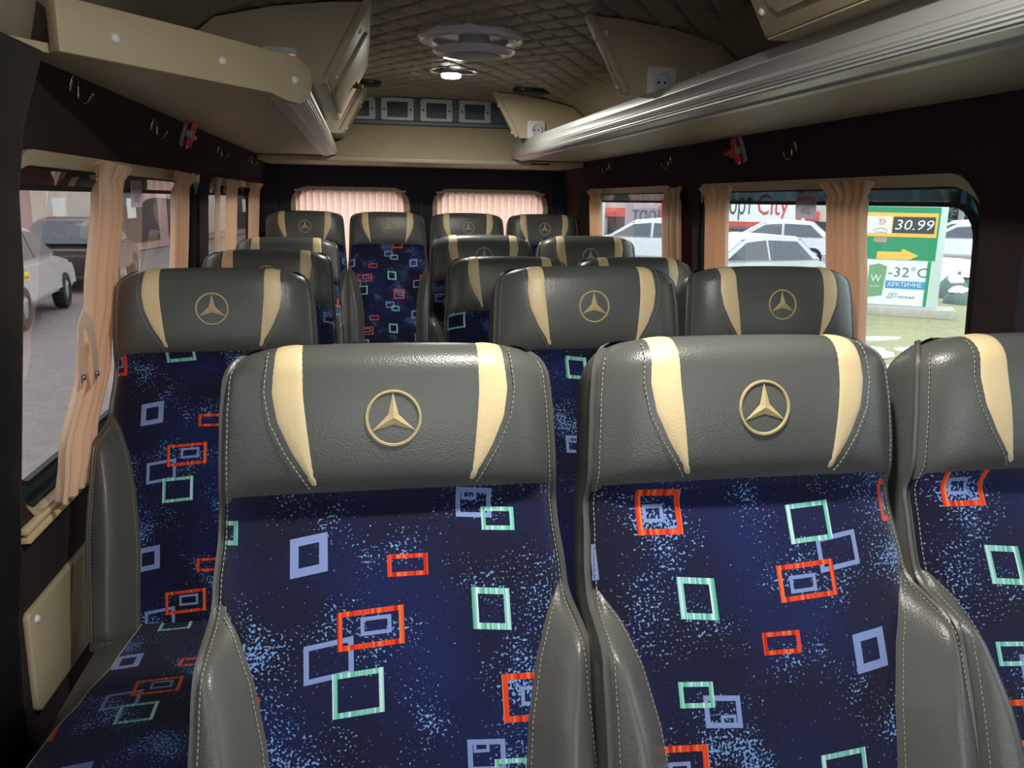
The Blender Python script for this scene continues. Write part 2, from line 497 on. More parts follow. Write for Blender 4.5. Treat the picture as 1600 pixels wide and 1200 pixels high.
for a, b in RW:
    wn += 1
    g = prism('window_%d' % wn, rrect(a-.01, b+.01, .65, 1.385, .1), .046, .05, rfr, 'glass_clear', base=rfr((a+b)/2, .65, .05))
    tag(g, 'rear door window pane behind the %s pink curtain' % ('left' if a < 0 else 'right'), kind='structure')
    ring_prism('window_trim', rrect(a+.02, b-.02, .68, 1.358, .08), rrect(a-.012, b+.012, .648, 1.387, .1), -.012, .012, rfr, 'vinyl', g)

# floor
o = bbox('floor', (wx(-1, 0)-.03, YF-.5, -.05), (wx(1, 0)+.03, YR+.05, 0), 'floor', None, 0)
tag(o, 'dark vinyl van floor', kind='structure')

# ceiling: cove profile with quilted middle
COVE = [(-.86, 1.522), (-.83, 1.54), (-.80, 1.62), (-.765, 1.70), (-.68, 1.768), (-.54, 1.80), (-.40, 1.818), (-.2, 1.829), (0, 1.832)]
COVE = COVE + [(-a, b) for a, b in COVE[-2::-1]]
def cove(o_): return lin_tab(COVE, o_)
def build_ceiling():
    vs, fs = [], []
    q = .0085
    offs = [-.86, -.83, -.815, -.80, -.78, -.765, -.74, -.71, -.68, -.64]
    k = int(round(1.20/q)); offs += [-.60+1.20*i/k for i in range(k+1)] + [-x for x in offs[::-1]]
    ny = int(round((YR-YF)/.0105)); D = .115
    for j in range(ny+1):
        y = YF+(YR-YF)*j/ny
        for x in offs:
            z = cove(x)
            if abs(x) < .605:
                a = (x/D+y/D*.72); b = (x/D-y/D*.72)
                da = abs(a-round(a)); db = abs(b-round(b))
                dd = min(da, db)
                z += .006*math.exp(-(dd/.09)) - .0025 + .006*math.exp(-(dd/.05)**2)
                z += .004*sstep(.56, .605, abs(x))
            vs.append((C+x, y, z))
    n = len(offs)
    for j in range(ny):
        for i in range(n-1):
            fs.append([j*n+i, (j+1)*n+i, (j+1)*n+i+1, j*n+i+1])
    return mesh('ceiling', vs, fs, 'vinyl_ceiling', None, True)
tag(build_ceiling(), 'diamond quilted vinyl van ceiling', kind='structure')
# roof skin and the front end of the cab, so daylight only comes through glass
rs = []
vs, fs = [], []
prof = [(-.99, 1.50), (-.95, 1.70), (-.7, 1.86), (0, 1.90), (.7, 1.86), (.95, 1.70), (.99, 1.50)]
for y in (YF-.02, YR+.06):
    for a, b in prof: vs.append((C+a, y, b))
n = len(prof)
fs = [[i, i+1, n+i+1, n+i] for i in range(n-1)]
tag(mesh('roof_skin', vs, fs, 'white', None, True), 'white outer roof of the van', kind='structure')
o = holed_wall('wall_front', [(C-.98, 0), (C+.98, 0), (C+.98, 1.9), (C-.98, 1.9)], [rrect(C-.86, C+.86, .72, 1.76, .12)], lambda x, z, r: Vector((x, YF-.05+r, z)), .05, 'wallcloth')
tag(o, 'front bulkhead around the windscreen', kind='structure')

# door pillars at the frame edges: they follow the wall's lean
def pillar(name, side, y0, y1, inset, ztop, mat, label):
    rows = [0, .25, .40, .60, .80, 1.0, 1.2, 1.32, 1.42, ztop]
    vs, fs = [], []
    r = .03; sec = []
    for k in range(5):
        a = PI/2*k/4; sec.append((y0+r-r*math.cos(a), r*math.sin(a)-r))
    for k in range(5):
        a = PI/2*k/4; sec.append((y1-r+r*math.sin(a), r*math.cos(a)-r))
    sec = [(y0, -.08)] + sec + [(y1, -.08)]
    for z in rows:
        ins = lin_tab(inset, z)
        for y, d in sec: vs.append((wx(side, z)-side*(ins+d), y, z))
    n = len(sec)
    for j in range(len(rows)-1):
        for i in range(n): fs.append([j*n+i, j*n+(i+1) % n, (j+1)*n+(i+1) % n, (j+1)*n+i])
    fs += [list(range(n)), [(len(rows)-1)*n+i for i in range(n)]]
    o = fix_normals(mesh(name, vs, fs, mat, None, True), 50)
    return tag(o, label, kind='structure')
pillar('trim_1', -1, 1.20, 1.40, [(.4, .004), (.60, .012), (.8, .030), (1.2, .052), (1.5, .05)], 1.525, 'black', 'black padded door pillar at the left edge')
pillar('trim_2', 1, 1.14, 1.32, [(.4, .03), (1.2, .035), (1.35, .03), (1.43, .012)], 1.43, 'doorcloth', 'dark pillar cover on the right side wall')

# ================================================================== SEATS
Ls, RT, LT = .700, .050, .750       # start of the crown, crown radius, full length of the back
REC = math.radians(23.0)
HY, HZ = .20, .473                   # hinge in seat space
HWT = [(0, .222), (.20, .226), (.34, .222), (.46, .2145), (.53, .2095), (.60, .2055), (.66, .203), (.70, .200)]
UI = [(-.05, .136), (.18, .136), (.29, .148), (.36, .163), (.41, .182), (.45, .207)]
def hw(s):
    b = lerp_tab(HWT, s); rc = .055
    if s > LT-rc:
        x = min(1, (s-(LT-rc))/rc); b -= rc*(1-math.sqrt(max(0, 1-x*x)))*.85
    return b
def ui(s): return lin_tab(UI, s)
def depth(u, s):
    a = abs(u)/max(hw(s), .01)
    d = .018*math.sin(PI*max(0, min(1, s/.52)))
    d += (.020*sstep(.548, .582, s) + .012*math.sin(PI*max(0, min(1, (s-.565)/.19))))*(1-.55*a**4)
    d -= .010*a*a + .026*a**10
    d -= .008*sstep(.52, .552, s)*(1-sstep(.552, .58, s))*(1-.6*a)
    bo = (1-sstep(.37, .455, s))
    d += .070*bo*sstep(0, .055, abs(u)-ui(s)+.006)
    return d
TH = [(0, .11), (.5, .10), (.75, .105)]
def th(s): return lin_tab(TH, s)
def to_seat(u, s, d):
    d += .18*max(0.0, s-.52)*sstep(.50, .60, s)
    return Vector((u, HY+s*math.sin(REC)-d*math.cos(REC), HZ+s*math.cos(REC)+d*math.sin(REC)))
def surf(u, se, off=0.0):
    """front face of the back; se > Ls rolls over the crown"""
    if se <= Ls:
        return to_seat(u, se, depth(u, se)+off)
    ph = min((se-Ls)/(RT*1.35), PI*.85)
    s = Ls+(RT+off)*math.sin(ph); T = th(s)
    return to_seat(u, s, depth(u/max(hw(s), .05)*hw(Ls), Ls)-T/2+(T/2+off)*math.cos(ph))
SE_APEX = Ls+RT*1.35*PI/2
def s_of(se): return se if se <= Ls else Ls+RT*math.sin(min((se-Ls)/(RT*1.35), PI*.85))

def body(name, s0, s1, apex, mat, parent, cap_low=True, sink=0.0):
    lv = []
    k = max(2, int((min(s1, Ls)-s0)/.012))
    lv += [(s0+(min(s1, Ls)-s0)*i/k, 0) for i in range(k+1)]
    if apex: lv += [(Ls+RT*math.sin(p), p) for p in [PI/2*i/9 for i in range(1, 10)]]
    na = 29; A = [math.copysign(abs(x)**.8, x) for x in [-1+2*i/(na-1) for i in range(na)]]
    vs, fs = [], []
    for s, p in lv:
        T = th(s); hwid = hw(s); ring = []
        for a in A:
            u = a*hwid
            df = depth(a*hw(min(s, Ls)), min(s, Ls)) if p else depth(u, s)
            if p: df = df-T/2*(1-math.cos(p))
            ring.append(to_seat(u, s, df-sink))
        db = -T + (T/2*(1-math.cos(p)) if p else 0)
        edge = depth(hwid, min(s, Ls)) - (T/2*(1-math.cos(p)) if p else 0)
        for q in (.3, .7): ring.append(to_seat(hwid+.004*math.sin(PI*q), s, edge+(db-edge)*q))
        nb = 9
        for i in range(nb):
            a = 1-2*i/(nb-1); ring.append(to_seat(a*hwid, s, db+.010*abs(a)**6))
        for q in (.7, .3): ring.append(to_seat(-hwid-.004*math.sin(PI*q), s, edge+(db-edge)*q))
        vs += ring
    n = len(vs)//len(lv)
    for j in range(len(lv)-1):
        for i in range(n): fs.append([j*n+i, j*n+(i+1) % n, (j+1)*n+(i+1) % n, (j+1)*n+i])
    if cap_low: fs.append(list(range(n)))
    if not apex: fs.append([(len(lv)-1)*n+i for i in range(n)][::-1])
    else: fs.append([(len(lv)-1)*n+i for i in range(n)][::-1])
    return fix_normals(mesh(name, vs, fs, mat, parent, True, local=True), 45)

def patch(name, lo, hi, se0, se1, nu, nv, e, mat, parent, uvf=None, soft=.10):
    """cover piece between u=lo(se) and u=hi(se)"""
    vs, fs, uv = [], [], []
    for j in range(nv+1):
        q = j/nv; se = se0+(se1-se0)*q
        a, b = lo(se), hi(se)
        for i in range(nu+1):
            p = i/nu; u = a+(b-a)*p
            ed = min(p*abs(b-a), (1-p)*abs(b-a), q*(se1-se0), (1-q)*(se1-se0)+.0)/.012
            off = -.0012+(e+.0012)*math.sqrt(max(0, min(1, ed)))
            vs.append(surf(u, se, off)); uv.append(uvf(u, se) if uvf else (u, se))
    n = nu+1
    for j in range(nv):
        for i in range(nu): fs.append([j*n+i, j*n+i+1, (j+1)*n+i+1, (j+1)*n+i])
    return mesh(name, vs, fs, mat, parent, True, uv, local=True)

def dash_run(curve, off, gap=.0064, ln=.0044, r=.0008):
    """stitches along a (u,se) polyline"""
    pts = [surf(u, se, off) for u, se in curve]
    seg = []; acc = 0
    cum = [0]
    for a, b in zip(pts, pts[1:]): cum.append(cum[-1]+(b-a).length)
    def at(t):
        for i in range(len(cum)-1):
            if t <= cum[i+1]:
                f = (t-cum[i])/max(1e-6, cum[i+1]-cum[i]); return pts[i].lerp(pts[i+1], f)
        return pts[-1]
    out = []
    t = 0
    while t+ln < cum[-1]:
        out.append(tube([at(t), at(t+ln*.5)+Vector((0, -.0006, .0002)), at(t+ln)], [r*.6, r, r*.6], 4)); t += gap
    return out

STI = lambda se: .102-.012*sstep(.60, .53, s_of(se))*1.0
OUT_T = [(.570, .092), (.588, .104), (.615, .121), (.65, .137), (.685, .143), (.72, .140), (.80, .137), (.9, .134)]
def st_out(se): return lin_tab(OUT_T, se)
def st_in(se): return lin_tab([(.570, .0905), (.61, .095), (.68, .101), (.80, .103), (.9, .103)], se)

def fabric_uv(rot, du, dv):
    return (lambda u, s: (-u+du, -s+dv)) if rot else (lambda u, s: (u+du, s+dv))

def cush_path(t):
    """centre-line of the cushion top: t metres from the back, wraps over the front edge"""
    y0, y1, r = .215, -.225, .05
    L1 = y0-y1
    if t <= L1: return Vector((0, y0-t, .489+.006*math.sin(PI*t/L1))), Vector((0, 0, 1))
    a = (t-L1)/r
    if a <= PI/2: return Vector((0, y1-r*math.sin(a), .439+r*math.cos(a))), Vector((0, -math.sin(a), math.cos(a)))
    return Vector((0, y1-r, .439-(t-L1-r*PI/2))), Vector((0, -1, 0))
XI = [(0, .135), (.15, .145), (.26, .165), (.36, .188), (.42, .200), (.56, .200)]
SEAT_CACHE = {}
def seat(name, loc, label, uvt, group):
    """one coach seat; covers share mesh data, only the cloth is cut anew"""
    root = thing(name, loc, label, 'seat', group)
    def part(key, fn):
        if key in SEAT_CACHE:
            o = link(SEAT_CACHE[key][0], SEAT_CACHE[key][1], None, root)
        else:
            o = fn(); SEAT_CACHE[key] = (key.split(':')[0], o.data)
        return o
    part('backrest', lambda: body('backrest', -.02, .570, False, 'leather_side', root, sink=.004))
    head = part('headrest', lambda: body('headrest', .562, Ls, True, 'leather', root))
    uvf = fabric_uv(*uvt)
    inner = lambda s: min(ui(s)+.003, hw(s)*.975) if s < .45 else hw(s)*.975
    patch('fabric_panel', lambda s: -inner(s), lambda s: inner(s), 0.0, .572, 40, 60, .0022, 'fabric', root, uvf)
    for sg, k in ((-1, 'a'), (1, 'b')):
        part('bolster:'+k, lambda: patch('bolster', (lambda s: -hw(s)*.985) if sg < 0 else (lambda s: ui(s)+.001),
             (lambda s: -ui(s)-.001) if sg < 0 else (lambda s: hw(s)*.985), .0, .444, 14, 60, .0045, 'leather_side', root))
        st = part('cream_stripe:'+k, lambda: patch('cream_stripe', (lambda e: -st_out(e)) if sg < 0 else st_in,
             (lambda e: -st_in(e)) if sg < 0 else st_out, 0.573, SE_APEX+.06, 10, 44, .0014, 'cream', root))
        st['label'] = 'cream leather stripe'
        part('edge_piping:'+k, lambda: tube_obj('edge_piping', [surf(sg*hw(s_of(e))*.998, e, .0005) for e in [i*(SE_APEX-.012)/60 for i in range(61)]], .0042, 'leather_side', root, 6, local=True))
    def stitches():
        runs = []
        for sg in (-1, 1):
            runs += dash_run([(sg*(st_out(e)+.006), e) for e in [.573+i*.006 for i in range(32)]], .0022)
            runs += dash_run([(sg*(ui(s)+.006), s) for s in [i*.009 for i in range(49)]], .0045)
            runs += dash_run([(sg*(hw(s_of(e))-.008), e) for e in [i*.009 for i in range(83)]], .0034)
        v, f = join(*runs)
        o = mesh('stitching', v, f, 'thread', root, True, local=True); return o
    o = part('stitching', stitches); o['kind'] = 'stuff'; o['label'] = 'pale thread stitching'
    def emblem():
        sc = .651; R = .0335; vs, fs = [], []
        n = 56
        for i in range(n):
            a = 2*PI*i/n
            for rr, h in ((R, .0008), (R-.0008, .0026), (R-.003, .0026), (R-.0042, .0008)):
                vs.append(surf(rr*math.cos(a), sc+rr*math.sin(a), h))
        for i in range(n):
            for k in range(3): fs.append([i*4+k, ((i+1) % n)*4+k, ((i+1) % n)*4+k+1, i*4+k+1])
        b = len(vs); vs.append(surf(0, sc, .0042))
        m = 6
        for i in range(m):
            a = PI/2+PI*i/3; rr = R-.0035 if i % 2 == 0 else .0075
            vs.append(surf(rr*math.cos(a), sc+rr*math.sin(a), .0012))
        for i in range(m): fs.append([b, b+1+i, b+1+(i+1) % m])
        return fix_normals(mesh('star_emblem', vs, fs, 'emblem', root, False, local=True), 1)
    o = part('star_emblem', emblem); o['label'] = 'gold embroidered three-pointed star in a ring'
    # cushion
    part('cushion', lambda: bbox('cushion', (-.2195, -.272, .350), (.2195, .255, .489), 'leather_side', root, .048, 5, local=True))
    def cush_cloth():
        vs, fs, uv = [], [], []
        nt_, nu = 34, 18; tot = .56
        for j in range(nt_+1):
            t = tot*j/nt_; p, nrm = cush_path(t); x1 = lerp_tab(XI, t)
            for i in range(nu+1):
                x = -x1+2*x1*i/nu
                q_ = min(.047, max(0, abs(x)-.1715)); dr = -(.048-math.sqrt(.048**2-q_*q_)) if t < .48 else 0
                vs.append(p+Vector((x, 0, 0))+nrm*(.004+dr)); uv.append((uvf(x, .30-t)))
        for j in range(nt_):
            for i in range(nu): q = j*(nu+1)+i; fs.append([q, q+1, q+nu+2, q+nu+1])
        return mesh('cushion_fabric', vs, fs, 'fabric', root, True, uv, local=True)
    cush_cloth()
    def cpipe(side_):
        o = []
        for sg in (side_,):
            pts = []
            for j in range(30):
                t = .50*j/29; p, nrm = cush_path(t); x1 = lerp_tab(XI, t)
                q_ = min(.047, max(0, x1+.002-.1715)); dr = -(.048-math.sqrt(.048**2-q_*q_)) if t < .48 else 0
                pts.append(p+Vector((sg*(x1+.002), 0, 0))+nrm*(.002+dr))
            o.append(tube(pts, .0022, 6))
        v, f = join(*o); return mesh('cushion_piping', v, f, 'thread', root, True, local=True)
    part('cushion_piping:a', lambda: cpipe(-1)); part('cushion_piping:b', lambda: cpipe(1))
    part('seat_frame', lambda: bbox('seat_frame', (-.195, -.21, .275), (.195, .23, .353), 'frame', root, .01, local=True))
    for k, (x, y) in enumerate(((-.18, -.17), (.18, -.17), (-.18, .19), (.18, .19))):
        part('leg:%d' % k, lambda: bbox('leg', (x-.018, y-.018, 0), (x+.018, y+.018, .28), 'frame', root, .005, local=True))
    return root

def at_head(x, yh, dz=0): return (x, yh-.408, dz)
G = 'coach seats with star emblems'
SEATS = [
 ('A', .031, .940, -0.017, 'nearest grey and navy seat, left of the two seats in front', (False, 0, 0)),
 ('B', .476, .885, -0.003, 'front seat right of the nearest seat, cloth frames at its upper left', (True, .024, .848)),
 ('C', .916, .875, -0.003, 'front seat cut off by the right edge of the picture', (True, .004, .866)),
 ('2L', -.312, 1.76, 0.008, 'single window seat beside the tied-back peach curtain, cushion in view', (False, .021, .054)),
 ('2M', .476, 1.638, 0.024, 'second-row aisle seat showing between the two front seats', (False, .146, .183)),
 ('2R', .911, 1.650, 0.024, 'second-row seat below the emergency exit sticker of the right window', (False, .05, .1)),
 ('3L', -.305, 2.70, -0.009, 'third-row left seat right behind the single window seat', (False, .24, .02)),
 ('3M', .470, 2.58, -0.019, 'third-row aisle seat, only its left side shows past the second row', (False, .13, .09)),
 ('3R', .905, 2.58, -0.019, 'third-row right seat, only its crown shows over the second row', (False, .0, .17)),
 ('4L', -.305, 3.40, 0, 'fourth-row left seat, mostly hidden by the seat in front of it', (False, .07, .22)),
 ('4M', .470, 3.19, .025, 'fourth-row aisle seat with its crown lit, before the rear bench', (False, .27, .05)),
 ('4R', .905, 3.19, .025, 'fourth-row right seat beside the rearmost right window', (False, .19, .12)),
 ('5a', -.303, 4.52, .09, 'leftmost of the four seats in the rear row', (False, .22, .07)),
 ('5b', .136, 4.52, .09, 'rear-row seat at the end of the aisle, shown almost whole', (False, .098, .03)),
 ('5c', .577, 4.52, .09, 'third from left of the rear-row seats, under the vents', (False, .02, .2)),
 ('5d', 1.010, 4.52, .09, 'rightmost of the four seats in the rear row', (False, .16, .12)),
]
for key, x, yh, dz, lab, uvt in SEATS:
    seat('coach_seat', at_head(x, yh, dz-.010), lab, uvt, G)
# raised plinth under the rear row
o = bbox('rear_plinth', (wx(-1, 0)+.01, 3.92, 0), (wx(1, 0)-.01, YR-.005, .088), 'floor', None, .005)
tag(o, 'carpeted step under the rear row of seats', 'step')

# ================================================================== RACKS AND CABINETS
RZ = H+.21
def cfr(side): return lambda o_, z, y: Vector((C+side*o_, y, z))
RAIL = [(.512, RZ-.003), (.470, RZ-.004), (.468, RZ+.004), (.446, RZ+.006)]
def rail_profile():
    pts = [(.512, RZ-.004), (.480, RZ-.006), (.476, RZ-.001), (.462, RZ+.001)]
    n = 6                                                            # ribbed nose
    for i in range(n*2+1):
        a = math.radians(-62+112*i/(n*2)); r = .020 if i % 2 == 0 else .0176
        pts.append((.456-r*math.cos(a)*.95, RZ+.021+r*math.sin(a)))
    pts += [(.4425, RZ+.0385), (.449, RZ+.061), (.4505, RZ+.0625), (.4505, RZ+.065), (.459, RZ+.087), (.468, RZ+.089), (.474, RZ+.084), (.471, RZ+.05), (.470, RZ+.012), (.512, RZ+.012)]
    return pts
def rack(side, y0, y1, label):
    base = (C+side*.66, (y0+y1)/2, RZ)
    root = thing('luggage_rack', base, label, 'luggage rack')
    yin = y0+.44 if side < 0 else y0
    def pf(o_, y, r): return Vector((C+side*o_, y, RZ+r))
    outer = wo(RZ)+.0
    poly = [(.475, yin+.03), (.475, y1), (outer, y1), (outer, y0-.06)] if side < 0 else [(.475, y0), (.475, y1), (outer, y1), (outer, y0)]
    prism('shelf_board', poly, 0, .014, pf, 'vinyl', root)
    rail = prism('edge_rail', rail_profile(), yin+.02, y1, cfr(side), 'metal', root)
    rail['label'] = 'ribbed aluminium edge rail'
    if side < 0:
        # slanting front lip from the wall to the rail
        P0 = Vector((-.455, 1.412, 0)); P1 = Vector((-.108, 1.895, 0)); d = (P1-P0).normalized(); nrm = Vector((d.y, -d.x, 0))
        L_ = (P1-P0).length
        lip = [(0, .0), (L_*.78, -.004), (L_*.86, -.014), (L_*.93, -.016), (L_*.985, .0), (L_, .03), (L_*.99, .062), (L_*.93, .078), (L_*.5, .082), (0, .082)]
        lp = prism('front_lip', lip, -.012, .012, lambda p, q, r: P0+d*p+nrm*r+Vector((0, 0, RZ+q)), 'vinyl', root, bevel=.004)
        for f, q in ((.17, .036), (.56, .037), (.90, .03)):
            button(P0+d*(L_*f)+nrm*.0118+Vector((0, 0, RZ+q)), nrm, lp, .0085)
    return root
rack(-1, 1.42, 4.27, 'left luggage rack with slanting cream front lip and short rail')
rack(1, -.6, 4.27, 'right luggage rack with long ribbed aluminium rail')

def fo(z): return .412-.56*(z-H-.277)
def cabinet(side, y0, y1, label, buttons_end, buttons_face, flap=None, latch=None, name='overhead_cabinet', cat='cabinet'):
    z0, zb = RZ+.016, RZ+.086
    root = thing(name, (C+side*.6, y0, z0), label, cat)
    fr = cfr(side)
    ztop = cove(-fo(H+.5))-.004
    def ff(y, z, r): return Vector((C+side*(fo(z)+r*.87), y, z+r*.49))
    face = prism('face_panel', [(y0, zb), (y1, zb), (y1, ztop), (y0, ztop)], 0, .022, ff, 'vinyl', root, bevel=.004)
    def endpoly():
        top = [(o_, cove(-o_)-.006) for o_ in (.305, .40, .47, .54, .61, .68, .725, .765, .785)]
        top = [(max(o_, fo(z)+.018), z) for o_, z in top]
        return [(.489, z0), (.489, zb), (fo(zb)+.018, zb), (fo(1.76)+.018, 1.76)] + top + [(.795, 1.60), (.80, z0)]
    if y1-y0 > .1:
        e1 = prism('end_panel', endpoly(), y0+.006, y0+.022, fr, 'vinyl', root)
        prism('end_panel', endpoly(), y1-.022, y1-.006, fr, 'vinyl', root)
    else:
        e1 = prism('end_panel', endpoly(), y0+.004, y1-.004, fr, 'vinyl', root)
    if y1-y0 > .1: prism('bottom_board', [(fo(zb)+.004, zb-.002), (.486, zb-.002), (.486, zb+.012), (fo(zb)+.004, zb+.012)], y0+.002, y1-.002, fr, 'vinyl', root)
    for o_, z in buttons_end: button(fr(o_, z, y0+.006), (0, -1, 0), e1, .008)
    fn = Vector((-side*.87, 0, -.49))
    for y, z in buttons_face: button(ff(y, z, 0), fn, face, .007)
    if flap:
        a, b, c, d = flap
        fl = prism('flap_door', rrect(a, b, c, d, .03, 5), -.010, .002, ff, 'vinyl', root, bevel=.003)
        if latch:
            y, z = latch; v, f = lathe([(.012, 0), (.012, .006), (.008, .010), (.0075, .02), (.003, .022)], 14)
            k = fix_normals(mesh('latch', place(v, ff(y, z, -.010), fn, (0, 1, 0)), f, 'wood', fl), 50); k['label'] = 'brown turn latch'
            p = ff(y, z, -.030)
            bbox('latch_lever', (p.x-.006, p.y-.028, p.z-.008), (p.x+.010, p.y+.012, p.z+.010), 'wood', fl, .004)
    return root
zc = lambda z: H+z
cabinet(-1, 2.28, 3.32, 'left overhead cabinet with brown latch on its flap door', [(.33, zc(.452))], [(2.36, zc(.44)), (2.36, zc(.32)), (3.2, zc(.46)), (3.2, zc(.33))], (2.50, 3.12, zc(.30), zc(.47)), (3.0, zc(.39)))
cabinet(-1, 3.93, 4.30, 'small rear overhead cabinet on the left rack', [], [(4.0, zc(.44)), (4.0, zc(.32)), (4.2, zc(.44))])
cabinet(1, -.4, 1.46, 'nearest right overhead cabinet with rounded flap door at the top edge', [], [(1.435, zc(.335)), (1.435, zc(.45))], (.35, 1.395, zc(.325), zc(.48)))
cabinet(1, 2.28, 2.32, 'cream partition on the right rack carrying the larger socket', [(.345, zc(.455)), (.62, zc(.36))], [(2.30, zc(.44)), (2.30, zc(.32))], name='rack_partition', cat='partition')
cabinet(1, 3.93, 3.97, 'farthest cream partition on the right rack with the small far socket', [(.32, zc(.46))], [(3.95, zc(.44)), (3.95, zc(.32))], name='rack_partition', cat='partition')

def socket(pos, label, r=0.0):
    n = Vector((0, -1, 0)); p = Vector(pos)
    root = thing('power_socket', p, label, 'socket', 'white power sockets on the racks')
    def fr(a, b, c): return p+Vector((a, -c, b))
    plate = prism('cover_plate', rrect(-.042, .042, -.042, .042, .008), 0, .010, fr, 'white', root, bevel=.002)
    v, f = lathe([(.026, 0), (.026, .005), (.0215, .006), (.0205, .0015), (.0015, .001)], 24)
    cup = fix_normals(mesh('socket_cup', place(v, p+Vector((0, -.0098, 0)), n), f, 'ventwhite', root), 40)
    for s in (-1, 1):
        v, f = lathe([(.0036, 0), (.0036, .0006), (.0004, .0007)], 10)
        mesh('pin_hole', place(v, p+Vector((s*.0095, -.0112, 0)), n), f, 'black', cup)
    return root
socket((-.20, 2.286, zc(.335)), 'white socket half hidden behind the left rack lip')
socket((.833, 2.286, zc(.332)), 'white socket on the right cabinet above the aluminium rail')
socket((.825, 3.936, zc(.335)), 'small far white socket near the rear end of the right rail')

# rear shelf with the sloping front and the vent panel
root = thing('rear_shelf', (C, 4.5, H+.19), 'cream rear shelf spanning the van above the doors', 'shelf')
bbox('shelf_board', (C-.828, 4.255, H+.182), (C+.828, YR-.002, H+.208), 'vinyl', root, .006)
prism('front_panel', [(4.275, H+.208), (4.29, H+.226), (4.36, H+.372), (4.40, H+.372), (4.40, H+.208)], C-.51, C+.51, lambda a, b, r: Vector((r, a, b)), 'vinyl', root, bevel=.003)
bbox('slot', (.87, 4.252, H+.189), (.97, 4.258, H+.196), 'black', root, .001)
root = thing('vent_panel', (C, 4.40, H+.372), 'slate panel with a row of four air vents above the rear shelf', 'air vent')
pan = prism('panel', [(4.345, H+.374), (4.345, H+.392), (4.362, H+.400), (4.372, H+.51), (4.46, H+.51), (4.46, H+.374)], C-.46, C+.46, lambda a, b, r: Vector((r, a, b)), 'dash', root, bevel=.004)
for xc in (-.005, .189, .388, .587):
    zc_ = H+.449
    def vf(a, b, c): return Vector((xc+a, 4.367-c, zc_+b))
    v = ring_prism('vent_frame', rrect(-.052, .052, -.038, .038, .004, 3), rrect(-.082, .082, -.056, .056, .012, 3), -.004, .010, vf, 'ventwhite', root)
    prism('vent_back', rrect(-.054, .054, -.040, .040, .004, 3), -.004, .001, vf, 'black', v)
    for k in range(7):
        z = -.033+k*.011; bbox('slat', (xc-.052, 4.360, zc_+z-.0012), (xc+.052, 4.366, zc_+z+.0012), 'dash', v, .0005, 1)
    for k in range(5):
        x = -.036+k*.018; bbox('slat', (xc+x-.001, 4.361, zc_-.038), (xc+x+.001, 4.3655, zc_+.038), 'dash', v, .0004, 1)
    for s in (-1, 1):
        vv, f = lathe([(.005, 0), (.005, .002), (.001, .0025)], 10)
        mesh('screw', place(vv, vf(s*.067, 0, .010), (0, -1, 0)), f, 'black', v)

# ================================================================== CEILING FITTINGS
def ceil_at(x): return cove(x-C)
hx, hy = .352, 2.72
root = thing('roof_hatch', (hx, hy, ceil_at(hx)), 'round two-tier glossy roof fan on the quilted ceiling', 'roof fan')
def disc(name, prof, cx, cyy, z, mat, parent, sx=1, sy=1, seg=40):
    v, f = lathe([(r, -h) for r, h in prof], seg)
    return fix_normals(mesh(name, [Vector((cx+q.x*sx, cyy+q.y*sy, z+q.z)) for q in v], f, mat, parent), 35)
disc('ring', [(.170, -.01), (.170, .010), (.164, .018), (.150, .022), (.120, .016), (.118, .004)], hx, hy, ceil_at(hx)-.002, 'lens', root)
disc('cap', [(.05, .0), (.05, .038), (.132, .040), (.134, .046), (.122, .054), (.09, .058), (.086, .055), (.004, .056)], hx+.01, hy+.0, ceil_at(hx)-.004, 'lens', root)
disc('centre_plate', [(.085, .054), (.082, .060), (.06, .063), (.003, .064)], hx+.01, hy, ceil_at(hx)-.004, 'greyplastic', root)
for a in (60, 150, 240, 330):
    p = (hx+.157*math.cos(math.radians(a)), hy+.157*math.sin(math.radians(a)), ceil_at(hx)-.022)
    v, f = lathe([(.006, 0), (.005, .002), (.001, .003)], 10); mesh('screw', place(v, p, (0, 0, -1), (0, 1, 0)), f, 'chrome', root)

def lamp(x, y, label, watt, shape=True, lit=True):
    z = ceil_at(x)-.003
    root = thing('ceiling_lamp', (x, y, z), label, 'lamp', 'round led lamps along the ceiling')
    if shape:
        # wavy chrome bezel, longer than wide
        n = 40; vs, fs = [], []
        rows = [(1.0, .0), (1.0, .006), (.86, .014), (.62, .018)]
        for k, h in rows:
            for i in range(n):
                a = 2*PI*i/n; r = .088+.016*math.cos(2*a)+.010*math.cos(3*a)
                vs.append(Vector((x+k*r*math.cos(a)*1.0, y+k*r*math.sin(a)*.95, z+.004-h)))
        for j in range(len(rows)-1):
            for i in range(n): fs.append([j*n+i, j*n+(i+1) % n, (j+1)*n+(i+1) % n, (j+1)*n+i])
        fs += [list(range(n)), [3*n+i for i in range(n)]]
        fix_normals(mesh('bezel', vs, fs, 'chrome', root), 60)
    else:
        disc('bezel', [(.10, 0), (.10, .012), (.088, .020), (.06, .021)], x, y, z+.002, 'lens', root)
    disc('led_disc', [(.040, .012), (.040, .020), (.034, .025), (.003, .026)], x, y, z, 'led' if lit else 'white', root, seg=24)
    if not lit: return root
    l = bpy.data.lights.new('led_glow', 'AREA'); l.shape = 'DISK'; l.size = .09; l.energy = watt; l.color = (1, .96, .88)
    lo = bpy.data.objects.new('led_glow', l); COL.objects.link(lo); lo.parent = root; lo.location = (0, 0, -.034)
    return root
lamp(.366, 3.44, 'lit led lamp with wavy chrome bezel behind the roof fan', LAMP_W)
lamp(.560, 1.985, 'pale unlit ceiling lamp cut by the top edge of the picture', 0, False, False)
lamp(.30, .72, 'led lamp on the ceiling over the front seats', LAMP_W*1.35, False)
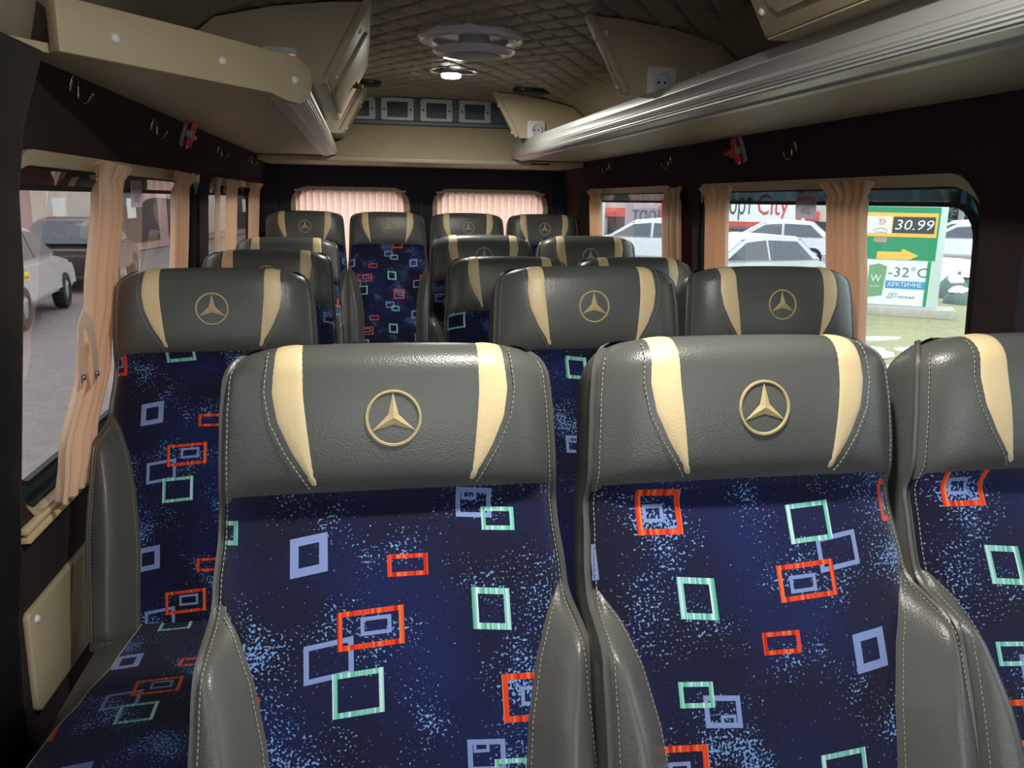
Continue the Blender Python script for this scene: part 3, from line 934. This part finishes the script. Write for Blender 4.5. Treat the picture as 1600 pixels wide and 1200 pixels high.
for x, y, lab in ((.011, 3.80, 'black oval speaker in the ceiling beside the left cabinet'), (.765, 3.76, 'black oval speaker in the ceiling beside the right cabinet')):
    z = ceil_at(x)-.006
    sp = thing('ceiling_speaker', (x, y, z), lab, 'speaker', 'ceiling speakers')
    disc('rim', [(.085, -.012), (.085, .006), (.080, .010), (.072, .008)], x, y, z, 'black', sp, 1.0, .8)
    disc('mesh_cover', [(.074, 0), (.070, .010), (.04, .014), (.003, .015)], x, y, z, 'speaker', sp, 1.0, .8)

# ================================================================== WALL FITTINGS
def wnorm(side, z):
    t = (wo(z+.01)-wo(z-.01))/.02
    return Vector((-side, 0, t)).normalized()
def hook(side, y, z, label):
    p = wfr(side)(y, z, 0); n = wnorm(side, z); m = axis_m(n)
    root = thing('coat_hook', p, label, 'hook', 'coat hooks above the windows')
    def L3(a, b, c): return p+m @ Vector((a, b, c))*.72
    prism('plate', rrect(-.007, .007, -.022, .022, .006, 3), 0, .004, L3, 'hookmetal', root, bevel=.001)
    pts = [L3(0, .014, .003), L3(0, .010, .016), L3(0, -.004, .020), L3(0, -.020, .024)]
    pts += [L3(0, -.020-.014*math.sin(a), .038-.014*math.cos(a)) for a in [PI*i/8 for i in range(1, 9)]] + [L3(0, -.010, .054)]
    tube_obj('hook_wire', pts, 0.0025, 'hookmetal', root, 8)
    v, f = lathe([(.001, -.005), (.0045, -.002), (.0045, .002), (.001, .005)], 10)
    mesh('hook_tip', place(v, L3(0, -.008, .054), (0, 0, 1), (0, 1, 0)), f, 'hookmetal', root)
for y, z, lab in ((1.655, .195, 'large chrome coat hook nearest on the left wall'), (2.262, .176, 'coat hook left of the hammer on the left wall'), (3.25, .172, 'small coat hook beyond the hammer on the left wall'), (4.10, .178, 'farthest tiny coat hook on the left wall')):
    hook(-1, y, H+z, lab)
for y, z, lab in ((2.125, .160, 'chrome coat hook nearest on the right wall'), (3.05, .168, 'coat hook beyond the hammer on the right wall'), (3.85, .176, 'farthest faint coat hook on the right wall')):
    hook(1, y, H+z, lab)
def hammer(side, y, z, label):
    p = wfr(side)(y, z, 0); n = wnorm(side, z); m = axis_m(n); sg = -side
    root = thing('emergency_hammer', p, label, 'hammer', 'emergency hammers above the windows')
    def L3(a, b, c): return p+m @ Vector((a, b, c))
    # m's x axis runs along the van; sign so the handle points to the rear
    ax = 1 if (m @ Vector((1, 0, 0))).y > 0 else -1
    prism('bracket', rrect(-.016, .016, -.042, .042, .012, 4), 0, .010, L3, 'greyplastic', root, bevel=.002)
    prism('clip', rrect(-.012, .012, -.012, .012, .004, 3), .010, .030, L3, 'greyplastic', root, bevel=.002)
    tube_obj('hammer_head', [L3(0, -.036, .022), L3(0, -.016, .022), L3(0, .016, .022), L3(0, .036, .022)], [.011, .012, .012, .011], 'red', root, 10)
    for s in (-1, 1): tube_obj('steel_tip', [L3(0, s*.036, .022), L3(0, s*.043, .022)], [.008, .003], 'chrome', root, 8)
    tube_obj('handle', [L3(ax*.010, 0, .022), L3(ax*.035, -.004, .022), L3(ax*.075, -.006, .022)], [.007, .006, .008], 'red', root, 8)
    prism('tag', rrect(.030, .070, -.022, .006, .004, 3), .014, .016, lambda a, b, c: L3(ax*a, b, c), 'red', root)
hammer(-1, 2.62, H+.186, 'red emergency hammer in its grey bracket on the left wall')
hammer(1, 2.44, H+.174, 'red emergency hammer in its grey bracket on the right wall')

# cream lower panel on the left wall
fr = wfr(-1)
o = thing('lower_wall_panel', fr(1.58, .40, 0), 'cream lower wall panel with a white button beside the single seat', 'panel')
prism('panel', [(1.415, .415), (1.425, .405), (1.795, .382), (1.802, .389), (1.795, .586), (1.788, .594), (1.425, .600), (1.415, .592)], -.012, .002, fr, 'vinyl', o, bevel=.004)
button(fr(1.443, .578, -.0118), (1, 0, 0), o, .008)
# sill track under the left window
root = thing('curtain_track', fr(2.3, .72, -.01), 'cream curtain track along the sill of the left window', 'track')
for k, (z, d) in enumerate(((.738, -.014), (.722, -.018))):
    prism('track_rail', [(1.44, z), (3.25, z), (3.25, z+.010), (1.44, z+.010)], d, .004, fr, 'cream', root, bevel=.002)

# ================================================================== CURTAINS
def curtain(name, fr, rows, pleats, depth0, amp, mat, label, cat='curtain', group=None, nv=40, flounce=True, seed=0, parent_parts=None, ph0=0.0):
    """rows: (z, y0, y1) from top to bottom; hangs on the inside of the wall"""
    rnd = random.Random(seed); nu = max(24, pleats*10)
    z_t, z_b = rows[0][0], rows[-1][0]
    y0t = sorted([(-r[0], r[1]) for r in rows]); y1t = sorted([(-r[0], r[2]) for r in rows])
    phs = [rnd.uniform(-.5, .5) for _ in range(pleats+2)]
    vs, fs = [], []
    for j in range(nv+1):
        t = j/nv; z = z_t+(z_b-z_t)*t
        a = lerp_tab(y0t, -z); b = lerp_tab(y1t, -z)
        top = 1-min(1, (z_t-z)/.055) if flounce else 0
        bot = max(0, 1-(z-z_b)/.03) if flounce else 0
        pin = math.exp(-((z_t-z-.030)/.016)**2) if flounce else 0
        for i in range(nu+1):
            p = i/nu; w_ = p*pleats; k = int(w_)
            ph = phs[min(k, pleats)]
            s = math.sin(2*PI*w_+ph0+.7*math.sin(2*PI*p*1.3+seed)+ph*.35*math.sin(3*t+ph))
            s = math.copysign(abs(s)**.8, s)
            am = amp*(1-.55*pin)*(1+.25*ph)
            flare = (p-.5)*(b-a)*(.16*top*(1-pin)-.10*pin+.10*bot)
            vs.append(fr(a+(b-a)*p+flare, z+.004*top*math.sin(9*p*PI+seed), depth0-am*s-.008*top))
    n = nu+1
    for j in range(nv):
        for i in range(nu): fs.append([j*n+i, j*n+i+1, (j+1)*n+i+1, (j+1)*n+i])
    root = thing(name, fr((rows[-1][1]+rows[-1][2])/2, z_b, depth0), label, cat, group)
    mesh('cloth', vs, fs, mat, root, True)
    return root
L, Rr = wfr(-1), wfr(1)
GC = 'peach curtains at the side windows'
c1 = curtain('window_curtain', L, [(H+.062, 1.775, 2.0), (H+.0, 1.775, 1.965), (H-.20, 1.71, 1.91), (H-.33, 1.645, 1.85), (H-.48, 1.535, 1.74), (H-.555, 1.52, 1.665)], 4, -.038, .017, 'curtain', 'large tied-back peach curtain in front of the nearest left window', group=GC, seed=1)
# tie-back strap, folded over, with press studs
def strap():
    fr2 = L
    pts = [(y-.085, z-.012, d-.012) for y, z, d in [(1.63, H-.335, -.062), (1.628, H-.30, -.066), (1.632, H-.262, -.064), (1.65, H-.226, -.060), (1.674, H-.210, -.058), (1.692, H-.225, -.062), (1.712, H-.262, -.062), (1.725, H-.31, -.060), (1.728, H-.345, -.056)]]
    vs, fs = [], []
    n = len(pts)
    for i, (y, z, d) in enumerate(pts):
        a = pts[max(0, i-1)]; b = pts[min(n-1, i+1)]
        ty, tz = b[0]-a[0], b[1]-a[1]; l = math.hypot(ty, tz); ny, nz = -tz/l*.016, ty/l*.016
        for s in (-1, 1):
            for e in (0, .002): vs.append(fr2(y+s*ny, z+s*nz, d+e))
    for i in range(n-1):
        for q in ((0, 1), (1, 3), (3, 2), (2, 0)): fs.append([i*4+q[0], i*4+q[1], (i+1)*4+q[1], (i+1)*4+q[0]])
    fs += [[0, 1, 3, 2], [(n-1)*4+k for k in (0, 2, 3, 1)]]
    s = fix_normals(mesh('tie_strap', vs, fs, 'strap', c1), 40)
    for y, z in ((1.545, H-.324), (1.642, H-.337)):
        v, f = lathe([(.0065, 0), (.006, .002), (.003, .003), (.0005, .0032)], 12)
        mesh('press_stud', place(v, fr2(y, z, -.080 if y < 1.6 else -.074), (1, 0, 0)), f, 'chrome', s)
strap()
curtain('window_curtain', L, [(H+.068, 2.50, 2.83), (H-.0, 2.50, 2.74), (H-.60, 2.42, 2.64)], 4, -.03, .012, 'curtain', 'narrow peach curtain at the far end of the nearest left window', group=GC, seed=2)
curtain('window_curtain', L, [(H+.068, 3.27, 3.40), (H-.0, 3.27, 3.38), (H-.60, 3.22, 3.30)], 2, -.02, .008, 'curtain', 'thin peach curtain strip starting the farther left window', group=GC, seed=3)
curtain('window_curtain', L, [(H+.068, 3.50, 3.88), (H-.0, 3.52, 3.78), (H-.60, 3.46, 3.68)], 4, -.025, .010, 'curtain', 'peach curtain bunched in the middle of the farther left window', group=GC, seed=4)
curtain('window_curtain', L, [(H+.068, 4.20, 4.62), (H-.0, 4.22, 4.56), (H-.60, 4.20, 4.5)], 4, -.025, .010, 'curtain', 'peach curtain at the rear corner of the farther left window', group=GC, seed=5)
curtain('window_curtain', Rr, [(H+.060, 1.765, 1.955), (H-.02, 1.785, 1.935), (H-.24, 1.765, 1.92), (H-.60, 1.74, 1.91)], 5, -.032, .017, 'curtain', 'pleated peach curtain between the mall sign and the price board', group=GC, seed=6)
curtain('window_curtain', Rr, [(H+.060, 2.50, 2.735), (H-.02, 2.54, 2.71), (H-.60, 2.54, 2.71)], 4, -.032, .017, 'curtain', 'peach curtain left of the mall sign, at the pillar between right windows', group=GC, seed=7)
curtain('window_curtain', Rr, [(H+.062, 2.93, 3.13), (H-.02, 2.945, 3.15), (H-.60, 2.93, 3.14)], 4, -.032, .017, 'curtain', 'peach curtain at the near end of the rearmost right window', group=GC, seed=8)
curtain('window_curtain', Rr, [(H+.062, 3.98, 4.22), (H-.02, 4.0, 4.20), (H-.60, 4.0, 4.20)], 4, -.032, .017, 'curtain', 'peach curtain at the rear end of the rearmost right window', group=GC, seed=9)
rin = lambda x, z, r: Vector((x, YR+r, z))
for (a, b), lab in zip(RW, ('pink drawn curtain over the left rear door window', 'pink drawn curtain over the right rear door window')):
    c = curtain('rear_curtain', rin, [(H+.045, a+.015, b-.015), (.64, a+.015, b-.015)], 16, -.022, .008, 'curtain_rear', lab, flounce=False, seed=int(a*100), nv=12)
    tube_obj('curtain_rod', [(a+.01, YR-.022, H+.046), (b-.01, YR-.022, H+.046)], .004, 'white', c, 8)
    for k in range(9):
        x = a+.05+(b-a-.1)*k/8
        tube_obj('curtain_ring', [(x, YR-.022+.007*math.cos(t), H+.046+.007*math.sin(t)) for t in [2*PI*i/10 for i in range(10)]], .0014, 'greyplastic', c, 5, closed=True)

# emergency exit stickers on the panes
M['sticker'] = cloth_mat('white_sticker_paper', srgb(232, 228, 232), srgb(235, 228, 235), .6)
M['sticker_red'] = plain('red_print', srgb(196, 40, 58), .5, bump=.02)
for side, y, lab in ((-1, 2.36, 'white emergency exit sticker with red print on the left window'), (1, 2.165, 'white emergency exit sticker with red print on the right window')):
    fr = wfr(side); z = H+.004
    root = thing('exit_sticker', fr(y, z, .040), lab, 'sticker')
    prism('paper', [(y-.055, z-.036), (y+.055, z-.036), (y+.055, z+.034), (y-.055, z+.034)], .0285, .0295, fr, 'sticker', root)
    n = wnorm(side, z)
    up = Vector((0, 0, 1))
    text('print', 'АВАРІЙНИЙ', .022, fr(y, z+.016, .0280), n, 'sticker_red', root, width=.098, shear=.2)
    text('print', 'ВИХІД', .022, fr(y, z-.016, .0280), n, 'sticker_red', root, width=.05, shear=.2)

# ================================================================== OUTSIDE
ZG = -.70
def ground(name, x0, x1, y0, y1, z, mat, label, cat, kind=None, nx=24, ny=24, amp=.0):
    rnd = random.Random(hash(name) % 1000); vs, fs = [], []
    for j in range(ny+1):
        for i in range(nx+1):
            x = x0+(x1-x0)*i/nx; y = y0+(y1-y0)*j/ny
            vs.append((x, y, z+amp*(math.sin(x*1.7+y*.6)+math.sin(y*2.1-x*.4))))
    for j in range(ny):
        for i in range(nx): q = j*(nx+1)+i; fs.append([q, q+1, q+nx+2, q+nx+1])
    return tag(mesh(name, vs, fs, mat, None, True), label, cat, kind=kind)
ground('street_ground', -90, 110, -60, 130, ZG-.03, 'asphalt', 'grey wet asphalt around the van', None, 'structure', 30, 30)
ground('grass_verge', 3.2, 17.5, 2, 21, ZG+.0, 'grass', 'pale winter grass verge right of the van', None, 'structure', 40, 40, .012)

def blob(name, cx, cyy, rx, ry, h, seed, mat, parent=None, z=ZG, base=True):
    rnd = random.Random(seed); n, m = 18, 5; vs, fs = [], []
    ph = [rnd.uniform(0, 6.28) for _ in range(4)]
    for j in range(m+1):
        t = j/m; k = math.cos(t*PI/2)
        for i in range(n):
            a = 2*PI*i/n; r = 1+.22*math.sin(2*a+ph[0])+.14*math.sin(3*a+ph[1])+.1*math.sin(5*a+ph[2])
            vs.append((cx+rx*r*k*math.cos(a), cyy+ry*r*k*math.sin(a), z-.005+h*math.sin(t*PI/2)*(1+.15*math.sin(4*a+ph[3]))))
    for j in range(m):
        for i in range(n): fs.append([j*n+i, j*n+(i+1) % n, (j+1)*n+(i+1) % n, (j+1)*n+i])
    return mesh(name, vs, fs, mat, parent, True, base=(cx, cyy, z) if base else None)
for i, (x, y, rx, ry) in enumerate(((6.9, 10.3, .75, .35), (7.9, 11.3, .5, .22), (6.2, 9.2, .5, .25), (7.5, 9.4, .35, .18), (8.1, 10.4, .45, .2))):
    o = blob('snow_patch', x, y, rx, ry, .05, i, 'snow')
    tag(o, ('widest patch of old snow on the grass, seen under the right curtain', 'snow patch on the grass nearest the price board base', 'snow patch on the grass closest to the van', 'smallest snow patch on the grass', 'thin right-hand snow patch on the grass before the price board')[i], 'snow', 'snow patches on the verge')

# petrol price board
def col(name, r, g, b, rough=.4): M[name] = plain(name, srgb(r, g, b), rough, bump=.02, scale=40)
col('board_green', 40, 150, 108); col('board_yellow', 248, 196, 92); col('board_white', 236, 242, 242); col('board_dark', 62, 66, 70)
col('board_blue', 70, 150, 205); col('board_pale', 205, 222, 215); col('print_grey', 96, 104, 118); col('print_red', 215, 62, 62); col('canister_green', 122, 168, 128); col('sign_red', 224, 88, 82)
col('wall_beige', 206, 196, 186); col('wall_pink', 186, 152, 148); col('shop_dark', 58, 52, 54); col('print_dark', 66, 62, 70); col('facade_red', 170, 60, 58); col('barrier_yellow', 232, 200, 70); col('pale_sign', 176, 168, 178); col('conifer', 96, 116, 112)
PL, PR = Vector((9.29, 14.59, 0)), Vector((10.62, 13.70, 0))
bt = (PR-PL).normalized(); bn = Vector((bt.y, -bt.x, 0))            # towards the van
def bf(p, q, r): return PL+bt*p+bn*r+Vector((0, 0, ZG+q))
bx_ = lambda x: .49+(x-1365)*.01057
bz_ = lambda y: 2.10-(y-322)*.0122
root = thing('price_board', bf(.8, 0, 0), 'green fuel price board reading 30.99 on the grass verge', 'price board')
prism('base_slab', [(-.5, 0), (2.05, 0), (2.05, .17), (-.5, .17)], -.45, .25, bf, 'concrete', root, bevel=.01)
prism('cabinet', [(-.06, .17), (1.74, .17), (1.72, 2.17), (-.06, 2.17)], -.25, 0, bf, 'board_pale', root, bevel=.01)
def rect(name, x0, x1, y0, y1, d, mat, th_=.012, par=None):
    return prism(name, [(bx_(x0), bz_(y1)), (bx_(x1), bz_(y1)), (bx_(x1), bz_(y0)), (bx_(x0), bz_(y0))], d, d+th_, bf, mat, par or root)
rect('green_panel', 1322, 1470, 326, 407, 0, 'board_green')
rect('white_panel', 1322, 1466, 408, 478, 0, 'board_white')
rect('green_strip', 1459, 1465, 408, 478, .012, 'board_green', .004)
rect('yellow_frame', 1324, 1467, 335, 372, .012, 'board_yellow', .01)
lab = rect('fuel_label', 1344, 1393, 341, 367, .022, 'board_white', .004)
dsp = rect('price_display', 1395, 1463, 341, 366, .022, 'board_dark', .004)
def btext(s, x, y, size, mat, d, width=None, shear=0, par=None):
    return text('lettering', s, size, bf(bx_(x), bz_(y), d), bn, mat, par or root, width=width, shear=shear)
btext('30.99', 1429, 354, .27, 'board_white', .028, width=.66, shear=.15, par=dsp)
btext('95', 1377, 348, .12, 'print_red', .028, width=.13, par=lab)
btext('ЄВРО', 1377, 353, .05, 'print_red', .028, width=.12, par=lab)
sw = [(bx_(1364+i*2.6), bz_(363-3.5*math.sin(i/9*PI)-(.8 if i % 3 else 0))) for i in range(10)]
v, f = tube([bf(p, q, .028) for p, q in sw], .006, 5); mesh('swoosh', v, f, 'print_red', lab)
btext('mustang', 1376, 365, .05, 'print_grey', .028, width=.22, par=lab).name = 'lettering'
rect('price_tab', 1366, 1388, 373, 381, .014, 'wall_pink', .004)
arrow = [(1374, 407), (1374, 395), (1413, 395), (1416, 390), (1443, 400), (1428, 407)]
prism('arrow', [(bx_(x), bz_(y)) for x, y in arrow], .012, .020, bf, 'board_yellow', root)
can = prism('canister_poster', [(bx_(1364), bz_(468)), (bx_(1390), bz_(464)), (bx_(1394), bz_(418)), (bx_(1380), bz_(414)), (bx_(1364), bz_(417))], .012, .018, bf, 'canister_green', root)
btext('W', 1377, 438, .20, 'board_white', .022, width=.19, par=can)
btext('ДП АРКТ', 1377, 450, .05, 'board_white', .022, width=.17, par=can)
btext('-32°C', 1429, 427, .26, 'print_grey', .016, width=.68)
bb = rect('blue_band', 1394, 1459, 440, 452, .012, 'board_blue', .004)
btext('АРКТИЧНЕ', 1426, 446, .12, 'board_white', .020, width=.60, par=bb)
btext('ДП', 1406, 464, .13, 'print_grey', .016, width=.18, shear=.25)
btext('пальне', 1430, 465, .08, 'print_grey', .016, width=.3, shear=.25)

# mall sign on posts, facade behind
FO, FT = Vector((24, 46, 0)), Vector((.886, -.463, 0)); FN = Vector((-.463, -.886, 0))
def ff_(k): return lambda p, q, r: Vector((FO.x*k+FT.x*p, FO.y*k+FT.y*p, ZG+q))+FN*r
K = .65; sf = ff_(K)
root = thing('mall_sign', sf(-1, 0, 0), 'white mall sign with red frame seen through the right window', 'sign')
sz = lambda z: 2.02+K*(z-2.02)
prism('frame', [(-4.2, sz(.80)), (1.24, sz(.80)), (1.24, sz(4.1)), (-4.2, sz(4.1))], -.1, 0, sf, 'sign_red', root)
prism('face', [(-4.0, sz(1.08)), (1.04, sz(1.08)), (1.04, sz(3.9)), (-4.0, sz(3.9))], 0, .03, sf, 'board_white', root)
text('lettering', 'Порт', 1.0, sf(-1.25, sz(2.05), .05), FN, 'print_dark', root, width=1.25, sy=1.15)
text('lettering', 'City', 1.0, sf(.14, sz(2.05), .05), FN, 'print_red', root, width=1.15, sy=1.15)
for p in (-3.6, -.55, 1.05):
    prism('post', [(p-.1, 0), (p+.1, 0), (p+.1, sz(.82)), (p-.1, sz(.82))], -.2, -.05, sf, 'board_white', root)
K2 = .70; sf2 = ff_(K2)
root = thing('mirrored_sign', sf2(-5, 0, 0), 'grey sign with mirrored lettering seen through the rearmost right window', 'sign')
s2 = lambda z: 2.02+K2*(z-2.02)
prism('face', [(-6.05, s2(.45)), (-3.85, s2(.45)), (-3.85, s2(2.05)), (-6.05, s2(2.05))], -.08, 0, sf2, 'pale_sign', root)
text('lettering', 'Порт', .8, sf2(-4.95, s2(1.35), .03), FN, 'print_grey', root, width=-1.5, sy=1.1)
for p in (-5.7, -4.2):
    prism('post', [(p-.06, 0), (p+.06, 0), (p+.06, s2(.5)), (p-.06, s2(.5))], -.12, -.04, sf2, 'pale_sign', root)
f1 = ff_(1.0)
root = thing('mall_building', f1(0, 0, -3), 'long low beige mall building behind the parked cars', 'building')
prism('wall', [(-40, 0), (34, 0), (34, 7.5), (-40, 7.5)], -6, -2, f1, 'wall_beige', root)
prism('red_fascia', [(-40, 1.2), (3.0, 1.2), (3.0, 1.75), (-40, 1.75)], -2, -1.8, f1, 'sign_red', root)
for i in range(22):
    p = -38+i*3.1
    if p > 20: break
    prism('shop_window', [(p, .05), (p+2.5, .05), (p+2.5, 1.15), (p, 1.15)], -2, -1.95, f1, 'shop_dark', root)
for i in range(24):
    p = -38.3+i*3.1
    prism('column', [(p-.17, 0), (p+.17, 0), (p+.17, 3.4), (p-.17, 3.4)], -1.9, -1.5, f1, 'board_white', root)

# cars
CARP = dict(length=4.4)
def car(x, y, hd, paint, label, snow=True, scale=1.0):
    root = thing('parked_car', (x, y, ZG-.02), label, 'car', 'parked cars', rz=hd)
    root.scale = (scale,)*3
    pm = plain('car_paint_%d' % len(bpy.data.materials), paint, .25, bump=.01, coat=.5, var=.02)
    def P(name, prof, w0, w1, mat, wz=None, bevel=.03):
        """side profile (x,z), half width w0 at the sill narrowing to w1 at the roof"""
        zs = [z for _, z in prof]; za, zb = min(zs), max(zs); n = len(prof); vs = []
        for s in (-1, 1):
            for px, pz in prof:
                t = (pz-za)/(zb-za); vs.append((px, s*(w0+(w1-w0)*t), pz))
        fs = [list(range(n))[::-1], [n+i for i in range(n)]]+[[i, (i+1) % n, n+(i+1) % n, n+i] for i in range(n)]
        o = mesh(name, vs, fs, mat, root, True, local=True)
        if bevel:
            bm = bmesh.new(); bm.from_mesh(o.data); bmesh.ops.recalc_face_normals(bm, faces=bm.faces)
            bmesh.ops.bevel(bm, geom=[e for e in bm.edges if e.calc_face_angle(0) > .3], offset=bevel, segments=2, affect='EDGES', clamp_overlap=True)
            bm.to_mesh(o.data); bm.free()
        return fix_normals(o, 40)
    P('body', [(-2.15, .35), (2.15, .35), (2.2, .62), (2.1, .82), (1.15, .96), (-1.9, .98), (-2.15, .85), (-2.2, .6)], .90, .84, pm, bevel=.06)
    P('cabin', [(1.18, .95), (.35, 1.46), (-.3, 1.54), (-1.35, 1.48), (-1.95, .97)], .82, .62, pm, bevel=.05)
    for s in (-1, 1):
        def wpt(px, pz): return (px, s*(.828+(.62-.82)*((pz-.95)/.59)), pz)
        for poly in ([(.98, 1.02), (.32, 1.40), (-.25, 1.45), (-.25, 1.02)], [(-.33, 1.02), (-.33, 1.45), (-1.2, 1.42), (-1.62, 1.02)]):
            a = [wpt(*q) for q in poly]; b = [(q[0], q[1]+s*.012, q[2]) for q in a]; n = len(a)
            fix_normals(mesh('side_window', a+b, [list(range(n)), [n+i for i in range(n)][::-1]]+[[i, (i+1) % n, n+(i+1) % n, n+i] for i in range(n)], 'carglass', root, False, local=True), 30)
        for wxp in (1.35, -1.32):
            v, f = lathe([(.20, -.11), (.31, -.10), (.33, -.06), (.33, .06), (.31, .10), (.20, .11), (.19, .07), (.03, .075)], 20)
            wv = [Vector((wxp+q.x, s*.80+s*q.z, .33+q.y)) for q in v]
            wh = fix_normals(mesh('wheel', wv, f, 'rubber', root, local=True), 40)
            v, f = lathe([(.19, .07), (.18, .085), (.05, .08), (.01, .09)], 16)
            mesh('hub', [Vector((wxp+q.x, s*.80+s*q.z, .33+q.y)) for q in v], f, 'greyplastic', wh, local=True)
        bbox('head_lamp', (2.05, s*.70-.13, .62), (2.17, s*.70+.13, .76), 'white', root, .03, local=True)
        bbox('tail_lamp', (-2.2, s*.70-.12, .66), (-2.08, s*.70+.12, .86), 'red', root, .03, local=True)
    for nm, poly, w0, w1 in (('windscreen', [(1.16, .985), (.36, 1.465)], .70, .56), ('rear_window', [(-1.92, 1.0), (-1.40, 1.45)], .70, .56)):
        (xa, za), (xb, zb) = poly; sgn = 1 if xa > 0 else -1; dx = sgn*.02
        vs = [(xa, -w0, za), (xa, w0, za), (xb, w1, zb), (xb, -w1, zb)]; vs += [(q[0]+dx, q[1], q[2]+.02) for q in vs]
        o = fix_normals(mesh(nm, vs, [[0, 1, 2, 3], [4, 5, 6, 7], [0, 1, 5, 4], [1, 2, 6, 5], [2, 3, 7, 6], [3, 0, 4, 7]], 'snow' if (snow and nm == 'windscreen') else 'carglass', root, False, local=True), 30)
    if snow:
        P('roof_snow', [(.40, 1.46), (-.3, 1.53), (-1.38, 1.47), (-1.3, 1.53), (-.3, 1.60), (.3, 1.54)], .62, .50, 'snow', bevel=.02)
        P('hood_snow', [(2.05, .82), (1.15, .955), (1.18, 1.02), (1.9, .92)], .78, .66, 'snow', bevel=.02)
    return root
M['carglass'] = plain('dark_car_glass', srgb(78, 84, 96), .08, spec=.7, bump=.005, scale=10)
car(8.0, 16.6, math.radians(196), srgb(205, 208, 212), 'snowy silver car nearest outside the right window', True, .92)
car(9.3, 26.0, math.radians(150), srgb(225, 226, 230), 'white snow-covered car seen through the rearmost right window')
car(15.2, 39.0, math.radians(150), srgb(228, 228, 232), 'white car far behind the first car in the rearmost right window')
car(14.6, 27.5, math.radians(155), srgb(215, 215, 220), 'pale car left behind the silver car under the mall sign')
car(17.5, 35.0, math.radians(150), srgb(120, 118, 124), 'grey car far under the mall sign')
car(27.0, 33.5, math.radians(140), srgb(235, 235, 238), 'white car right of the price board by the conifer')
car(22.5, 27.5, math.radians(140), srgb(228, 230, 235), 'white car half behind the price board')
# shrubs with snow caps right of the board
for i, (x, y, r, h) in enumerate(((13.6, 16.9, .42, .5), (14.9, 17.9, .45, .55), (16.3, 19.2, .45, .5), (12.9, 15.7, .35, .35))):
    root = thing('snowy_shrub', (x, y, ZG), ('low snow-capped shrub close behind the price board base', 'snow-capped shrub in the middle right of the price board', 'snow-capped shrub farthest from the price board', 'smallest snow-capped shrub nearest the price board')[i], 'shrub', 'snowy shrubs')
    blob('foliage', x, y, r, r, h, 20+i, 'conifer', root, base=False)
    blob('snow_cap', x-.05, y-.03, r*.62, r*.6, h*.38, 30+i, 'snow', root, z=ZG+h*.72, base=False)
# conifer and lamp post
cx, cyy = 33.0, 41.2
root = thing('conifer_tree', (cx, cyy, ZG), 'grey-green conifer behind the price board', 'tree')
tube_obj('trunk', [(cx, cyy, ZG), (cx, cyy, ZG+4.6)], [.16, .04], 'shop_dark', root, 8)
rnd = random.Random(3); vs, fs = [], []
for k in range(260):
    t = rnd.random(); z = ZG+1.2+t*3.6; R = 1.15*(1-t)+.12; a = rnd.uniform(0, 2*PI); n = len(vs)
    tip = Vector((cx+R*math.cos(a), cyy+R*math.sin(a), z-.22*R)); b = Vector((cx, cyy, z)); sd = Vector((-math.sin(a), math.cos(a), 0))*(.10+.10*R)
    m_ = b.lerp(tip, .6)
    vs += [b, m_+sd+Vector((0, 0, -.06)), tip, m_-sd+Vector((0, 0, -.06)), m_+Vector((0, 0, .08))]
    fs += [[n, n+1, n+4], [n+1, n+2, n+4], [n+2, n+3, n+4], [n+3, n, n+4], [n, n+3, n+2, n+1]]
f_ = mesh('branches', vs, fs, 'conifer', root, False); f_['kind'] = 'stuff'
o = thing('lamp_post', (30.0, 37.2, ZG), 'grey post in front of the conifer', 'post')
tube_obj('shaft', [(30, 37.2, ZG), (30, 37.2, ZG+5)], [.16, .12], 'greyplastic', o, 12)
bbox('foot', (29.7, 36.9, ZG), (30.3, 37.5, ZG+.3), 'concrete', o, .03)
# snow banks in the lot
for i, (x, y, rx, ry, h) in enumerate(((17.5, 22.5, 2.2, 1.2, .5), (34, 36, 3, 1.6, .6), (10.5, 37, 2, 1.2, .45))):
    tag(blob('snow_bank', x, y, rx, ry, h, 50+i, 'snow'), ('snow bank behind the price board', 'snow bank by the conifer', 'snow bank far off in the rearmost right window')[i], 'snow', 'snow banks')

# left street side
root = thing('shop_building', (-10, 24, ZG), 'pinkish shop building with red fascia outside the left windows', 'building')
lf = lambda p, q, r: Vector((-9.5+r+.10*(p-20), p, ZG+q))
prism('wall', [(6, 0), (60, 0), (60, 6), (6, 6)], -4, 0, lf, 'wall_pink', root)
prism('fascia', [(6, 2.25), (60, 2.25), (60, 2.9), (6, 2.9)], 0, .12, lf, 'facade_red', root)
for i in range(9):
    p = 8+i*5.6
    prism('shop_window', [(p, .3), (p+4.4, .3), (p+4.4, 2.1), (p, 2.1)], 0, .04, lf, 'shop_dark' if i % 3 else 'wall_beige', root)
    prism('poster', [(p+1.2, 1.2), (p+2.0, 1.2), (p+2.0, 1.9), (p+1.2, 1.9)], .04, .06, lf, 'board_white', root)
car(-6.4, 20.5, math.radians(96), srgb(60, 44, 48), 'dark red car outside the left window beside the curtain', False)
car(-6.1, 14.6, math.radians(96), srgb(190, 188, 190), 'silver car outside the nearest left window', False)
root = thing('barrier_pole', (-5.2, 12.5, ZG), 'yellow barrier pole outside the nearest left window', 'barrier')
tube_obj('pole', [(-5.35, 12.1, ZG+.78), (-4.55, 12.23, ZG+.92)], .045, 'barrier_yellow', root, 10)
for x, y in ((-5.2, 12.12), (-4.9, 12.17)): tube_obj('stand', [(x, y, ZG-.03), (x, y, ZG+.86)], .04, 'greyplastic', root, 8)
